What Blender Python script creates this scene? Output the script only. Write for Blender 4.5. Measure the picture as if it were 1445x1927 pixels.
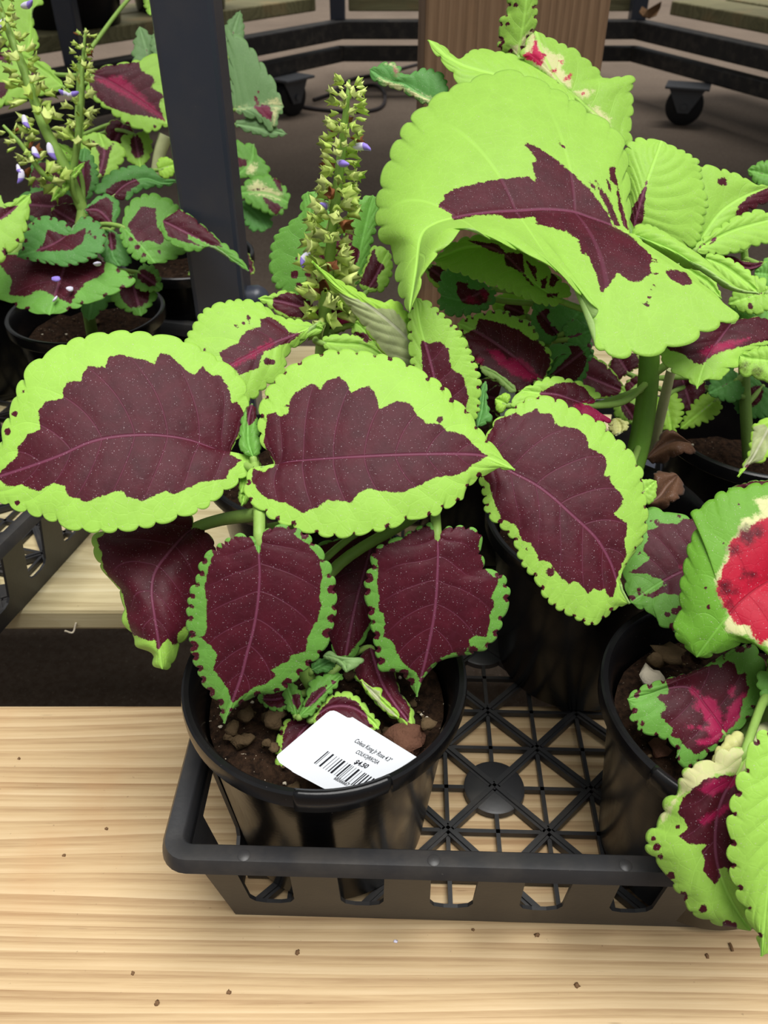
import bpy, bmesh, math, random
import numpy as np
from mathutils import Vector, noise as mnoise

random.seed(7)
for o in list(bpy.data.objects):
    bpy.data.objects.remove(o)
scene = bpy.context.scene
COL = scene.collection

# ------------------------------------------------------------------ camera, light, exposure
FPX = 1558.0                      # focal length in pixels of the 1445 x 1927 frame
TH = math.radians(37.5)           # downward pitch
CH = 0.387                        # camera height above the bench boards
FLOOR_Z = -0.23
cam_d = bpy.data.cameras.new('camera')
cam = bpy.data.objects.new('camera', cam_d)
COL.objects.link(cam)
cam.location = (0, 0, CH)
cam.rotation_euler = (math.pi / 2 - TH, 0, 0)
cam_d.sensor_fit = 'HORIZONTAL'
cam_d.sensor_width = 36
cam_d.lens = 36 * FPX / 1445
cam_d.clip_start = 0.01
cam_d.dof.use_dof = True
cam_d.dof.focus_distance = 0.36
cam_d.dof.aperture_fstop = 30
scene.camera = cam

world = bpy.data.worlds.new('overcast_sky')
scene.world = world
world.use_nodes = True
wn = world.node_tree.nodes
wl = world.node_tree.links
wn.clear()
w_out = wn.new('ShaderNodeOutputWorld')
w_bg = wn.new('ShaderNodeBackground')
w_tc = wn.new('ShaderNodeTexCoord')
w_sep = wn.new('ShaderNodeSeparateXYZ')
w_mr = wn.new('ShaderNodeMapRange')
w_ramp = wn.new('ShaderNodeValToRGB')
w_mr.inputs[1].default_value = 0.0
w_mr.inputs[2].default_value = 1.0
w_ramp.color_ramp.elements[0].color = (0.33, 0.34, 0.34, 1)
w_ramp.color_ramp.elements[1].color = (0.98, 1.0, 1.0, 1)
wl.new(w_tc.outputs['Generated'], w_sep.inputs[0])
wl.new(w_sep.outputs['Z'], w_mr.inputs[0])
wl.new(w_mr.outputs[0], w_ramp.inputs[0])
wl.new(w_ramp.outputs[0], w_bg.inputs[0])
w_bg.inputs[1].default_value = 0.50
wl.new(w_bg.outputs[0], w_out.inputs[0])

sun_d = bpy.data.lights.new('sun_offscreen', 'SUN')
sun_d.energy = 3.6
sun_d.angle = math.radians(45)
sun_d.color = (1.0, 0.98, 0.94)
sun = bpy.data.objects.new('sun_offscreen', sun_d)
COL.objects.link(sun)
sun.location = (0.4, -0.4, 4)
sun.rotation_euler = (math.radians(8), math.radians(8), 0)

vs = scene.view_settings
vs.view_transform = 'Standard'
vs.look = 'None'
vs.gamma = 1
vs.use_curve_mapping = False
vs.exposure = 0.22

# ------------------------------------------------------------------ geometry helpers
CAM = np.array([0, 0, CH])
FW = np.array([0, math.cos(TH), -math.sin(TH)])
UP = np.array([0, math.sin(TH), math.cos(TH)])
RT = np.array([1.0, 0, 0])


def rays(px):
    px = np.atleast_2d(np.asarray(px, float))
    return FW + ((px[:, :1] - 722.5) / FPX) * RT + ((963.5 - px[:, 1:2]) / FPX) * UP


def P(x, y, k):
    """world point seen at pixel x, y at depth k along the optical axis"""
    return CAM + rays([(x, y)])[0] * k


def PY(x, y, Y):
    r = rays([(x, y)])[0]
    return CAM + r * (Y / r[1])


def PZ(x, y, z):
    r = rays([(x, y)])[0]
    return CAM + r * ((z - CH) / r[2])


def project(p):
    q = p - CAM
    d = q @ FW
    return np.stack([722.5 + FPX * q[:, 0] / d, 963.5 - FPX * (q @ UP) / d], 1)


def zt(ox, oy, s):
    def f(*pts):
        return [(ox + p[0] / s, oy + p[1] / s) if isinstance(p, tuple) else p for p in pts]
    return f


def nrm(v):
    v = np.asarray(v, float)
    return v / (np.linalg.norm(v) + 1e-12)


def crom(pts, n_per=14):
    pts = np.asarray(pts, float)
    if len(pts) == 2:
        t = np.linspace(0, 1, n_per + 1)[:, None]
        return pts[0] * (1 - t) + pts[1] * t
    p = np.vstack([2 * pts[0] - pts[1], pts, 2 * pts[-1] - pts[-2]])
    out = []
    t = np.linspace(0, 1, n_per, endpoint=False)[:, None]
    for i in range(1, len(p) - 2):
        a, b, c, d = p[i - 1], p[i], p[i + 1], p[i + 2]
        out.append(0.5 * (2 * b + (c - a) * t + (2 * a - 5 * b + 4 * c - d) * t**2
                          + (-a + 3 * b - 3 * c + d) * t**3))
    out.append(pts[-1:])
    return np.vstack(out)


def resample(pts, us, marks=None, n_per=14):
    """points at parameters us; marks: list of (control index, u)"""
    c = crom(pts, n_per)
    L = np.concatenate([[0], np.cumsum(np.linalg.norm(np.diff(c, axis=0), axis=1))])
    ks = [(0, 0.0)] + list(marks or []) + [(len(pts) - 1, 1.0)]
    if len(pts) == 2:
        par = L / L[-1]
    else:
        par = np.interp(L, [L[min(i * n_per, len(c) - 1)] for i, u in ks], [u for i, u in ks])
    return np.stack([np.interp(us, par, c[:, j]) for j in range(c.shape[1])], 1)


def edge_parse(lst, base, tip):
    pts, marks = [base], []
    for e in lst:
        if isinstance(e, tuple):
            pts.append(e)
        else:
            marks.append((len(pts) - 1, float(e)))
    pts.append(tip)
    return pts, marks


def sdf(pts, poly):
    """signed distance, positive inside"""
    a = np.asarray(poly, float)
    b = np.roll(a, -1, 0)
    x, y = pts[:, 0:1], pts[:, 1:2]
    ab = b - a
    t = ((x - a[:, 0]) * ab[:, 0] + (y - a[:, 1]) * ab[:, 1]) / (np.sum(ab * ab, 1) + 1e-9)
    t = np.clip(t, 0, 1)
    dx = x - (a[:, 0] + t * ab[:, 0])
    dy = y - (a[:, 1] + t * ab[:, 1])
    d = np.sqrt(np.min(dx * dx + dy * dy, 1))
    cond = (a[:, 1] > y) != (b[:, 1] > y)
    xi = (b[:, 0] - a[:, 0]) * (y - a[:, 1]) / (b[:, 1] - a[:, 1] + 1e-12) + a[:, 0]
    inside = (np.sum(cond & (x < xi), 1) % 2) == 1
    return np.where(inside, d, -d)


def mkobj(name, me, parent=None, mats=()):
    o = bpy.data.objects.new(name, me)
    COL.objects.link(o)
    for m in mats:
        me.materials.append(m)
    if parent is not None:
        o.parent = parent
    return o


def origin(parent):
    p = np.zeros(3)
    while parent is not None:
        p = p + np.array(parent.location)
        parent = parent.parent
    return p


def mesh(name, verts, faces, mat, parent=None, smooth=False):
    """vertices are world positions (parents are only ever translated)"""
    me = bpy.data.meshes.new(name)
    v = np.asarray(verts, float) - origin(parent)
    me.from_pydata(v.tolist(), [], [list(f) for f in faces])
    if smooth:
        me.polygons.foreach_set('use_smooth', [True] * len(me.polygons))
    me.update()
    return mkobj(name, me, parent, [mat])


def thing(name, label, cat, loc=(0, 0, 0), group=None):
    o = bpy.data.objects.new(name, None)
    COL.objects.link(o)
    o.empty_display_size = 0.02
    o.location = loc
    o['label'] = label
    o['category'] = cat
    if group:
        o['group'] = group
    return o


def tag(o, label, cat, group=None):
    o['label'] = label
    o['category'] = cat
    if group:
        o['group'] = group
    return o


class MB:
    def __init__(self):
        self.v, self.f = [], []

    def add(self, v, f):
        n = len(self.v)
        self.v += [tuple(p) for p in v]
        self.f += [tuple(i + n for i in q) for q in f]
        return self

    def box(self, c, s, rz=0.0):
        c = np.asarray(c, float)
        pts = []
        for sx in (-1, 1):
            for sy in (-1, 1):
                for sz in (-1, 1):
                    x, y, z = sx * s[0] / 2, sy * s[1] / 2, sz * s[2] / 2
                    pts.append(c + [x * math.cos(rz) - y * math.sin(rz), x * math.sin(rz) + y * math.cos(rz), z])
        return self.add(pts, [(0, 1, 3, 2), (4, 6, 7, 5), (0, 4, 5, 1), (2, 3, 7, 6), (0, 2, 6, 4), (1, 5, 7, 3)])

    def bar(self, a, b, w, h, up=(0, 0, 1)):
        """rectangular bar from a to b"""
        a, b = np.asarray(a, float), np.asarray(b, float)
        d = nrm(b - a)
        s = nrm(np.cross(d, up))
        u = np.cross(s, d)
        pts = []
        for p in (a, b):
            for (i, j) in ((-1, -1), (1, -1), (1, 1), (-1, 1)):
                pts.append(p + s * i * w / 2 + u * j * h / 2)
        return self.add(pts, [(3, 2, 1, 0), (4, 5, 6, 7), (0, 1, 5, 4), (1, 2, 6, 5), (2, 3, 7, 6), (3, 0, 4, 7)])

    def tube(self, pts, rad, seg=10, n_per=6, cap=True):
        c = crom(pts, n_per) if len(pts) > 2 else np.asarray(pts, float)
        n = len(c)
        rr = np.interp(np.linspace(0, 1, n), np.linspace(0, 1, len(rad)), rad) if hasattr(rad, '__len__') else np.full(n, rad)
        up = np.array([0.3, 0.2, 1.0])
        V, Fc = [], []
        d0 = nrm(c[1] - c[0])
        s = nrm(np.cross(d0, up if abs(np.dot(d0, nrm(up))) < 0.9 else [1, 0, 0]))
        for i in range(n):
            d = nrm(c[min(i + 1, n - 1)] - c[max(i - 1, 0)])
            s = nrm(s - d * np.dot(s, d))
            t = np.cross(d, s)
            for j in range(seg):
                a = 2 * math.pi * j / seg
                V.append(c[i] + rr[i] * (math.cos(a) * s + math.sin(a) * t))
        for i in range(n - 1):
            for j in range(seg):
                j2 = (j + 1) % seg
                Fc.append((i * seg + j, i * seg + j2, (i + 1) * seg + j2, (i + 1) * seg + j))
        if cap:
            Fc.append(tuple(range(seg))[::-1])
            Fc.append(tuple((n - 1) * seg + j for j in range(seg)))
        return self.add(V, Fc)

    def lathe(self, prof, c=(0, 0, 0), seg=64, closed=False):
        c = np.asarray(c, float)
        n = len(prof)
        V, Fc = [], []
        for (r, z) in prof:
            for j in range(seg):
                a = 2 * math.pi * j / seg
                V.append(c + [r * math.cos(a), r * math.sin(a), z])
        rng = n if closed else n - 1
        for i in range(rng):
            i2 = (i + 1) % n
            for j in range(seg):
                j2 = (j + 1) % seg
                Fc.append((i * seg + j, i * seg + j2, i2 * seg + j2, i2 * seg + j))
        return self.add(V, Fc)

    def disc(self, c, r, seg=32, flip=False):
        c = np.asarray(c, float)
        V = [c + [r * math.cos(2 * math.pi * j / seg), r * math.sin(2 * math.pi * j / seg), 0] for j in range(seg)]
        f = tuple(range(seg))
        return self.add(V, [f[::-1] if flip else f])

    def build(self, name, mat, parent=None, smooth=False, bevel=0.0, angle=40):
        o = mesh(name, self.v, self.f, mat, parent, smooth)
        if smooth:
            o.data.set_sharp_from_angle(angle=math.radians(angle))
        if bevel:
            m = o.modifiers.new('bevel', 'BEVEL')
            m.width = bevel
            m.segments = 2
            m.limit_method = 'ANGLE'
        return o


# ------------------------------------------------------------------ materials
def srgb(r, g, b):
    return tuple((c / 255 / 12.92 if c / 255 <= 0.04045 else ((c / 255 + 0.055) / 1.055) ** 2.4) for c in (r, g, b)) + (1,)


class NT:
    def __init__(self, name):
        self.m = bpy.data.materials.new(name)
        self.m.use_nodes = True
        self.t = self.m.node_tree
        self.t.nodes.clear()
        self.out = self.t.nodes.new('ShaderNodeOutputMaterial')

    def n(self, typ, **kw):
        nd = self.t.nodes.new('ShaderNode' + typ)
        for k, v in kw.items():
            setattr(nd, k, v)
        return nd

    def l(self, a, b):
        self.t.links.new(a, b)

    def val(self, sock, v):
        if hasattr(v, 'is_output') or isinstance(v, bpy.types.NodeSocket):
            self.l(v, sock)
        else:
            sock.default_value = v

    def math(self, op, a, b=0.0, c=0.0, clamp=False):
        nd = self.n('Math', operation=op, use_clamp=clamp)
        self.val(nd.inputs[0], a)
        self.val(nd.inputs[1], b)
        self.val(nd.inputs[2], c)
        return nd.outputs[0]

    def mix(self, f, a, b, mode='MIX'):
        nd = self.n('Mix', data_type='RGBA', blend_type=mode)
        self.val(nd.inputs[0], f)
        self.val(nd.inputs[6], a)
        self.val(nd.inputs[7], b)
        return nd.outputs[2]

    def step(self, v, lo, hi):
        nd = self.n('MapRange', interpolation_type='SMOOTHSTEP')
        self.val(nd.inputs[0], v)
        nd.inputs[1].default_value = lo
        nd.inputs[2].default_value = hi
        return nd.outputs[0]

    def attr(self, name):
        return self.n('Attribute', attribute_name=name)

    def noise(self, vec, scale, detail=2, rough=0.5, w=None):
        nd = self.n('TexNoise')
        if vec is not None:
            self.l(vec, nd.inputs['Vector'])
        nd.inputs['Scale'].default_value = scale
        nd.inputs['Detail'].default_value = detail
        nd.inputs['Roughness'].default_value = rough
        return nd.outputs[0]

    def coord(self, scale=None):
        tc = self.n('TexCoord').outputs['Object']
        if scale is None:
            return tc
        mp = self.n('Mapping')
        self.l(tc, mp.inputs[0])
        mp.inputs['Scale'].default_value = scale
        return mp.outputs[0]

    def bump(self, h, strength, dist):
        nd = self.n('Bump')
        nd.inputs['Strength'].default_value = strength
        nd.inputs['Distance'].default_value = dist
        self.l(h, nd.inputs['Height'])
        return nd.outputs[0]

    def pbr(self, col, rough=0.5, spec=0.4, normal=None, metal=0.0, sheen=0.0):
        b = self.n('BsdfPrincipled')
        self.val(b.inputs['Base Color'], col)
        self.val(b.inputs['Roughness'], rough)
        b.inputs['Specular IOR Level'].default_value = spec
        b.inputs['Metallic'].default_value = metal
        if sheen:
            b.inputs['Sheen Weight'].default_value = sheen
        if normal is not None:
            self.l(normal, b.inputs['Normal'])
        return b.outputs[0]

    def done(self, sh):
        self.l(sh, self.out.inputs[0])
        return self.m


def plain(name, col, rough=0.5, spec=0.4, var=0.15, nscale=60, bump=0.0, metal=0.0):
    t = NT(name)
    c = t.coord()
    nz = t.noise(c, nscale, 4)
    dark = tuple(x * (1 - var) for x in col[:3]) + (1,)
    lite = tuple(min(1, x * (1 + var)) for x in col[:3]) + (1,)
    cc = t.mix(nz, dark, lite)
    nb = t.bump(t.noise(c, nscale * 4, 3), bump, 0.001) if bump else None
    return t.done(t.pbr(cc, rough, spec, nb, metal))


def leaf_material(name, margin, dark, pink, cream, back=False, vein_dark=(0.25, 0.06, 0.10, 1), trans=0.3, soft_pink=5.0):
    t = NT(name)
    co = t.coord()
    n1 = t.noise(co, 1500, 2)
    n2 = t.noise(co, 420, 3)
    wob = t.math('ADD', t.math('MULTIPLY', t.math('SUBTRACT', n1, 0.5), 9.0), t.math('MULTIPLY', t.math('SUBTRACT', n2, 0.5), 16.0))
    rnd = t.n('ObjectInfo').outputs['Random']
    big = t.noise(co, 90, 2)
    m_hi = tuple(min(1, x * 1.12) for x in margin[:3]) + (1,)
    m_lo = tuple(x * 0.84 for x in margin[:3]) + (1,)
    col = t.mix(t.math('ADD', t.math('MULTIPLY', big, 0.6), t.math('MULTIPLY', rnd, 0.4)), m_lo, m_hi)
    # cream zone
    f = t.step(t.math('ADD', t.attr('cream').outputs['Fac'], t.math('MULTIPLY', wob, 1.2)), -5, 5)
    col = t.mix(f, col, cream)
    # burgundy zone
    fd = t.step(t.math('ADD', t.attr('dark').outputs['Fac'], t.math('MULTIPLY', wob, 0.55)), -1.0, 1.0)
    d_hi = tuple(min(1, x * 1.7) for x in dark[:3]) + (1,)
    d_lo = tuple(x * 0.6 for x in dark[:3]) + (1,)
    dcol = t.mix(t.noise(co, 130, 4), d_lo, d_hi)
    col = t.mix(fd, col, dcol)
    # pink zone
    fp = t.step(t.math('ADD', t.attr('pink').outputs['Fac'], wob), -soft_pink, soft_pink)
    p_lo = tuple(x * 0.75 for x in pink[:3]) + (1,)
    col = t.mix(fp, col, t.mix(t.noise(co, 160, 3), p_lo, pink))
    fs = t.step(t.math('ADD', t.attr('smudge').outputs['Fac'], t.math('MULTIPLY', wob, 1.5)), -10, 12)
    col = t.mix(t.math('MULTIPLY', fs, 0.85), col, d_lo)
    # veins
    mid = t.math('ABSOLUTE', t.attr('mv').outputs['Fac'])
    fm = t.math('SUBTRACT', 1.0, t.step(mid, 1.0, 4.0))
    lv = t.math('PINGPONG', t.attr('lv').outputs['Fac'], 0.5)      # 0 at a lateral vein
    fl = t.math('SUBTRACT', 1.0, t.step(lv, 0.008, 0.034))
    wide = t.step(t.attr('vw').outputs['Fac'], 0.98, 0.35)
    fl = t.math('MULTIPLY', fl, wide)
    lace = t.n('TexVoronoi', feature='DISTANCE_TO_EDGE')
    t.l(co, lace.inputs['Vector'])
    lace.inputs['Scale'].default_value = 230
    fv2 = t.math('MULTIPLY', t.math('SUBTRACT', 1.0, t.step(lace.outputs[0], 0.0, 0.09)), t.math('SUBTRACT', 0.12, t.math('MULTIPLY', fd, 0.08)))
    fv = t.math('MAXIMUM', t.math('MAXIMUM', t.math('MULTIPLY', fm, 0.75), t.math('MULTIPLY', fl, 0.34)), fv2)
    vcol = t.mix(fd, tuple(min(1, x * 1.25 + 0.03) for x in margin[:3]) + (1,), vein_dark)
    vcol = t.mix(fp, vcol, tuple(x * 0.55 for x in pink[:3]) + (1,))
    col = t.mix(fv, col, vcol)
    # pale dust and hairs on the blade
    sp = t.step(t.noise(co, 2300, 0), 0.775, 0.82)
    col = t.mix(t.math('MULTIPLY', sp, 0.6), col, (0.75, 0.6, 0.65, 1))
    if back:
        col = t.mix(0.45, col, (0.42, 0.50, 0.30, 1))
    h = t.math('SUBTRACT', t.math('MULTIPLY', t.noise(co, 300, 3), 0.5), t.math('MULTIPLY', fv, 0.8))
    nb = t.bump(h, 0.55, 0.0006)
    b = t.pbr(col, 0.5, 0.26, nb, sheen=0.06)
    tr = t.n('BsdfTranslucent')
    t.l(t.mix(0.35, col, (0.55, 0.75, 0.12, 1), 'MULTIPLY') if False else col, tr.inputs[0])
    ms = t.n('MixShader')
    ms.inputs[0].default_value = trans
    t.l(b, ms.inputs[1])
    t.l(tr.outputs[0], ms.inputs[2])
    return t.done(ms.outputs[0])


DARK = srgb(78, 17, 32)
DARK2 = DARK
PINK = srgb(176, 24, 84)
CREAM = srgb(238, 236, 176)
LM = {}
for nm, mg, dk, pk in (('lime', (174, 223, 94), DARK, PINK), ('lime_bright', (174, 223, 94), DARK, srgb(228, 36, 96)),
                       ('green', (122, 184, 78), DARK2, srgb(196, 40, 96)), ('bluegreen', (104, 168, 84), DARK2, PINK),
                       ('sage', (132, 172, 112), srgb(120, 34, 62), PINK), ('red', (124, 186, 60), DARK2, srgb(214, 26, 62)),
                       ('deep', (174, 223, 94), DARK2, PINK)):
    mcol = srgb(*mg)
    soft = 2.5 if nm in ('red', 'lime_bright') else 5.0
    LM[nm] = (leaf_material('coleus_' + nm, mcol, dk, pk, CREAM, soft_pink=soft, vein_dark=srgb(140, 72, 100)),
              leaf_material('coleus_' + nm + '_back', mcol, dk, pk, CREAM, back=True, soft_pink=soft, vein_dark=srgb(150, 110, 110)))
_pale = srgb(172, 184, 128)
LM['pale'] = (leaf_material('coleus_pale_underside', srgb(176, 224, 84), _pale, PINK, CREAM, vein_dark=srgb(206, 208, 176)),
              leaf_material('coleus_pale_top', srgb(176, 224, 84), DARK, PINK, CREAM))
LM['cream'] = (leaf_material('coleus_cream', srgb(226, 226, 150), DARK2, PINK, CREAM), leaf_material('coleus_cream_back', srgb(216, 214, 160), DARK2, PINK, CREAM, back=True))
LM['brown'] = (leaf_material('dead_leaf', srgb(104, 72, 52), srgb(70, 46, 36), PINK, CREAM, trans=0.1), leaf_material('dead_leaf_back', srgb(104, 72, 52), srgb(70, 46, 36), PINK, CREAM, trans=0.1))
M_STEM = plain('stem_green', srgb(142, 178, 86), 0.5, 0.3, 0.2, 150, 0.2)
M_STEM_D = plain('stem_deep_green', srgb(104, 150, 50), 0.45, 0.35, 0.2, 120, 0.2)
M_STEM_P = plain('stem_pale', srgb(186, 190, 140), 0.5, 0.3, 0.2, 150, 0.2)
M_STEM_K = plain('stem_pink', srgb(196, 128, 124), 0.5, 0.3, 0.2, 150, 0.2)
M_STEM_B = plain('stem_brown', srgb(112, 84, 60), 0.7, 0.2, 0.3, 150, 0.3)
M_CALYX = plain('calyx_green', srgb(192, 218, 106), 0.5, 0.3, 0.2, 300)
M_CALYX2 = plain('calyx_pale', srgb(214, 230, 134), 0.5, 0.3, 0.15, 300)
M_CALYXB = plain('calyx_brown', srgb(136, 84, 50), 0.7, 0.2, 0.3, 300)
M_PETAL = plain('petal_violet', srgb(150, 128, 220), 0.5, 0.3, 0.25, 400)
M_PETALW = plain('petal_white', srgb(226, 222, 244), 0.5, 0.3, 0.08, 400)


def plastic(name, col, rough, dirt, spec=0.5):
    t = NT(name)
    co = t.coord()
    n1 = t.noise(co, 35, 5, 0.6)
    n2 = t.noise(co, 900, 2)
    f = t.math('MULTIPLY', t.step(n1, 0.42, 0.75), dirt)
    c = t.mix(f, col, srgb(96, 88, 78))
    sp = t.step(n2, 0.74, 0.80)
    c = t.mix(t.math('MULTIPLY', sp, 0.25), c, srgb(150, 145, 138))
    r = t.math('ADD', rough, t.math('MULTIPLY', n1, 0.14))
    return t.done(t.pbr(c, r, spec, t.bump(t.noise(co, 500, 2), 0.12, 0.0004)))


M_POT = plastic('pot_black_plastic', srgb(17, 17, 19), 0.16, 0.04, 0.3)
M_TRAY = plastic('tray_black_plastic', srgb(44, 44, 46), 0.36, 0.25)
M_POST = plastic('post_black_steel', srgb(54, 59, 72), 0.3, 0.12)
M_CART = plastic('cart_black_steel', srgb(32, 30, 30), 0.5, 0.4)
M_RUBBER = plain('caster_rubber', srgb(26, 26, 28), 0.6, 0.3)
M_CASTER = plain('caster_steel', srgb(74, 76, 80), 0.5, 0.5)
M_PRINT = plain('label_print', srgb(34, 34, 40), 0.6, 0.2, 0.02)
M_TAG = plain('label_white_plastic', srgb(236, 240, 246), 0.35, 0.4, 0.015, 40)
M_CHIP = plain('dry_debris', srgb(120, 92, 66), 0.9, 0.1, 0.3, 300)
M_PERLITE = plain('perlite', srgb(196, 186, 166), 0.9, 0.1, 0.2, 200, 0.4)
M_CLOD = plain('soil_clod', srgb(88, 72, 52), 0.95, 0.1, 0.35, 200, 0.6)
M_BARK = plain('bark_chunk', srgb(98, 68, 54), 0.9, 0.1, 0.25, 200, 0.6)
M_CABLE = plain('cable_black', srgb(52, 46, 46), 0.7, 0.3)


def wood(name, lite, mid, dk, seed, stretch=(1.2, 34, 34), ring=26.0, axis=1):
    t = NT(name)
    tc = t.n('TexCoord').outputs['Object']
    mp = t.n('Mapping')
    t.l(tc, mp.inputs[0])
    mp.inputs['Location'].default_value = (seed, seed * 0.7, seed * 0.3)
    mp.inputs['Scale'].default_value = stretch
    v = mp.outputs[0]
    mp2 = t.n('Mapping')
    t.l(tc, mp2.inputs[0])
    mp2.inputs['Location'].default_value = (seed, seed, 0)
    mp2.inputs['Scale'].default_value = (1.1, 9, 9) if axis else (9, 9, 0.9)
    warp = t.noise(mp2.outputs[0], 1.0, 2)
    sep = t.n('SeparateXYZ')
    t.l(tc, sep.inputs[0])
    yy = t.math('ADD', t.math('MULTIPLY', sep.outputs[axis], ring * 4.0), t.math('MULTIPLY', warp, 9.0))
    rings = t.math('FRACT', yy)
    rr = t.math('MULTIPLY', t.step(rings, 0.0, 0.8), t.math('ADD', 0.35, t.math('MULTIPLY', warp, 0.9)))
    fine = t.math('FRACT', t.math('MULTIPLY', yy, 2.7))
    rr = t.math('ADD', t.math('MULTIPLY', rr, 0.75), t.math('MULTIPLY', t.step(fine, 0.1, 0.9), 0.22))
    grain = t.noise(v, 6.0, 6, 0.65)
    f = t.math('ADD', t.math('MULTIPLY', rr, 0.55), t.math('MULTIPLY', grain, 0.6), clamp=True)
    mp4 = t.n('Mapping')
    t.l(tc, mp4.inputs[0])
    mp4.inputs['Location'].default_value = (seed * 3, seed, 0)
    mp4.inputs['Scale'].default_value = tuple(q * 7 for q in stretch)
    g2 = t.noise(mp4.outputs[0], 1.0, 5, 0.7)
    f = t.math('ADD', f, t.math('MULTIPLY', t.math('SUBTRACT', g2, 0.5), 0.75), clamp=True)
    ramp = t.n('ValToRGB')
    t.l(f, ramp.inputs[0])
    ramp.color_ramp.elements[0].color = lite
    ramp.color_ramp.elements[0].position = 0.15
    ramp.color_ramp.elements[1].color = dk
    ramp.color_ramp.elements[1].position = 0.98
    e = ramp.color_ramp.elements.new(0.55)
    e.color = mid
    col = ramp.outputs[0]
    # broad stain and little dark checks
    st = t.noise(tc, 9, 4, 0.6)
    col = t.mix(t.math('MULTIPLY', t.step(st, 0.52, 0.72), 0.28), col, srgb(190, 142, 96))
    mp3 = t.n('Mapping')
    t.l(tc, mp3.inputs[0])
    mp3.inputs['Scale'].default_value = (38, 520, 300) if axis else (500, 500, 30)
    chk = t.step(t.noise(mp3.outputs[0], 1.0, 1), 0.745, 0.80)
    col = t.mix(t.math('MULTIPLY', chk, 0.5), col, srgb(104, 76, 48))
    dirt = t.step(t.noise(tc, 420, 2), 0.74, 0.80)
    col = t.mix(t.math('MULTIPLY', dirt, 0.4), col, srgb(92, 70, 50))
    nb = t.bump(t.math('MULTIPLY', f, -1.0), 0.25, 0.001)
    return t.done(t.pbr(col, 0.62, 0.3, nb))


M_WOOD = wood('pine_board', srgb(214, 189, 150), srgb(198, 170, 129), srgb(154, 121, 85), 1.3, ring=30)
M_WOOD2 = wood('pine_board_pale', srgb(206, 194, 158), srgb(192, 178, 138), srgb(150, 132, 94), 4.1, ring=14)
M_WOODG = wood('weathered_board', srgb(150, 146, 108), srgb(134, 128, 92), srgb(104, 98, 70), 2.2, ring=10)
M_WOODP = wood('brown_stained_post', srgb(150, 122, 96), srgb(134, 106, 82), srgb(104, 80, 60), 5.2, stretch=(30, 30, 1.4), ring=24, axis=0)


def ground(name):
    t = NT(name)
    co = t.coord()
    a = t.noise(co, 3.5, 6, 0.6)
    b = t.noise(co, 140, 4, 0.7)
    c = t.mix(a, srgb(92, 81, 71), srgb(132, 117, 103))
    c = t.mix(t.math('MULTIPLY', t.step(b, 0.35, 0.7), 0.55), c, srgb(86, 70, 58))
    sp = t.step(t.noise(co, 420, 2), 0.66, 0.74)
    c = t.mix(t.math('MULTIPLY', sp, 0.4), c, srgb(176, 162, 146))
    return t.done(t.pbr(c, 0.85, 0.2, t.bump(b, 0.5, 0.004)))


M_FLOOR = ground('rough_concrete')


def soilmat():
    t = NT('potting_soil')
    co = t.coord()
    a = t.noise(co, 260, 5, 0.7)
    c = t.mix(t.step(a, 0.3, 0.7), srgb(22, 15, 11), srgb(60, 43, 31))
    sp = t.step(t.noise(co, 900, 1), 0.74, 0.78)
    c = t.mix(sp, c, srgb(186, 172, 150))
    return t.done(t.pbr(c, 0.95, 0.1, t.bump(a, 0.9, 0.003)))


M_SOIL = soilmat()

# ------------------------------------------------------------------ floor
fl = mesh('floor', [(-6, -3, FLOOR_Z), (6, -3, FLOOR_Z), (6, 9, FLOOR_Z), (-6, 9, FLOOR_Z)], [(0, 1, 2, 3)], M_FLOOR)
fl['kind'] = 'structure'

# unseen roof added to shade the aisle behind the bench, carried by the brown post
cn = MB().box((0, 1.78, 2.02), (7.0, 1.90, 0.04)).build('added_shade_roof', plain('shade_roof_grey', srgb(120, 118, 112), 0.8, 0.2), None)
cn['kind'] = 'structure'

# ------------------------------------------------------------------ bench
bench = thing('plant_bench', 'low bench of pale pine boards on a black steel frame holding nursery trays', 'bench', (0, 0, FLOOR_Z))


def board(y0, y1, x0, x1, mat, parent, z1=0.0, th=0.019):
    me = MB().box(((x0 + x1) / 2, (y0 + y1) / 2, z1 - th / 2), (x1 - x0, y1 - y0, th))
    return me.build('board', mat, parent, bevel=0.003)


board(0.146, 0.318, -0.9, 0.9, M_WOOD, bench)
board(0.397, 0.556, -0.9, 0.9, M_WOOD2, bench)
board(0.626, 0.79, -0.9, 0.9, M_WOOD2, bench)
for x in (-0.75, 0.75):
    MB().box((x, 0.468, -0.019 - 0.0192), (0.038, 0.70, 0.038)).build('frame_rail', M_POST, bench, bevel=0.002)
for y in (0.135, 0.80):
    MB().box((0, y, -0.019 - 0.0192), (1.54, 0.03, 0.038)).build('frame_rail', M_POST, bench, bevel=0.002)
MB().box((0, 0.591, -0.019 - 0.0192), (1.462, 0.038, 0.038)).build('frame_rail', M_POST, bench, bevel=0.002)
for x in (-0.75, 0.75):
    for y in (0.2, 0.74):
        MB().box((x, y, (FLOOR_Z - 0.0575) / 2), (0.036, 0.036, -0.0575 - FLOOR_Z)).build('leg', M_POST, bench, bevel=0.002)
MB().box((-0.1205, 0.591, 0.44), (0.038, 0.038, 0.954)).build('upright_post', M_POST, bench, bevel=0.0035)
mb = MB()
c = PY(481, 552, 0.60)
mb.tube([(-0.103, 0.588, c[2]), (-0.094, 0.588, c[2] + 0.001), (-0.088, 0.588, c[2] - 0.001)], [0.010, 0.010, 0.006], 12)
mb.build('post_bolt_cap', M_POST, bench, smooth=True)


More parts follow.
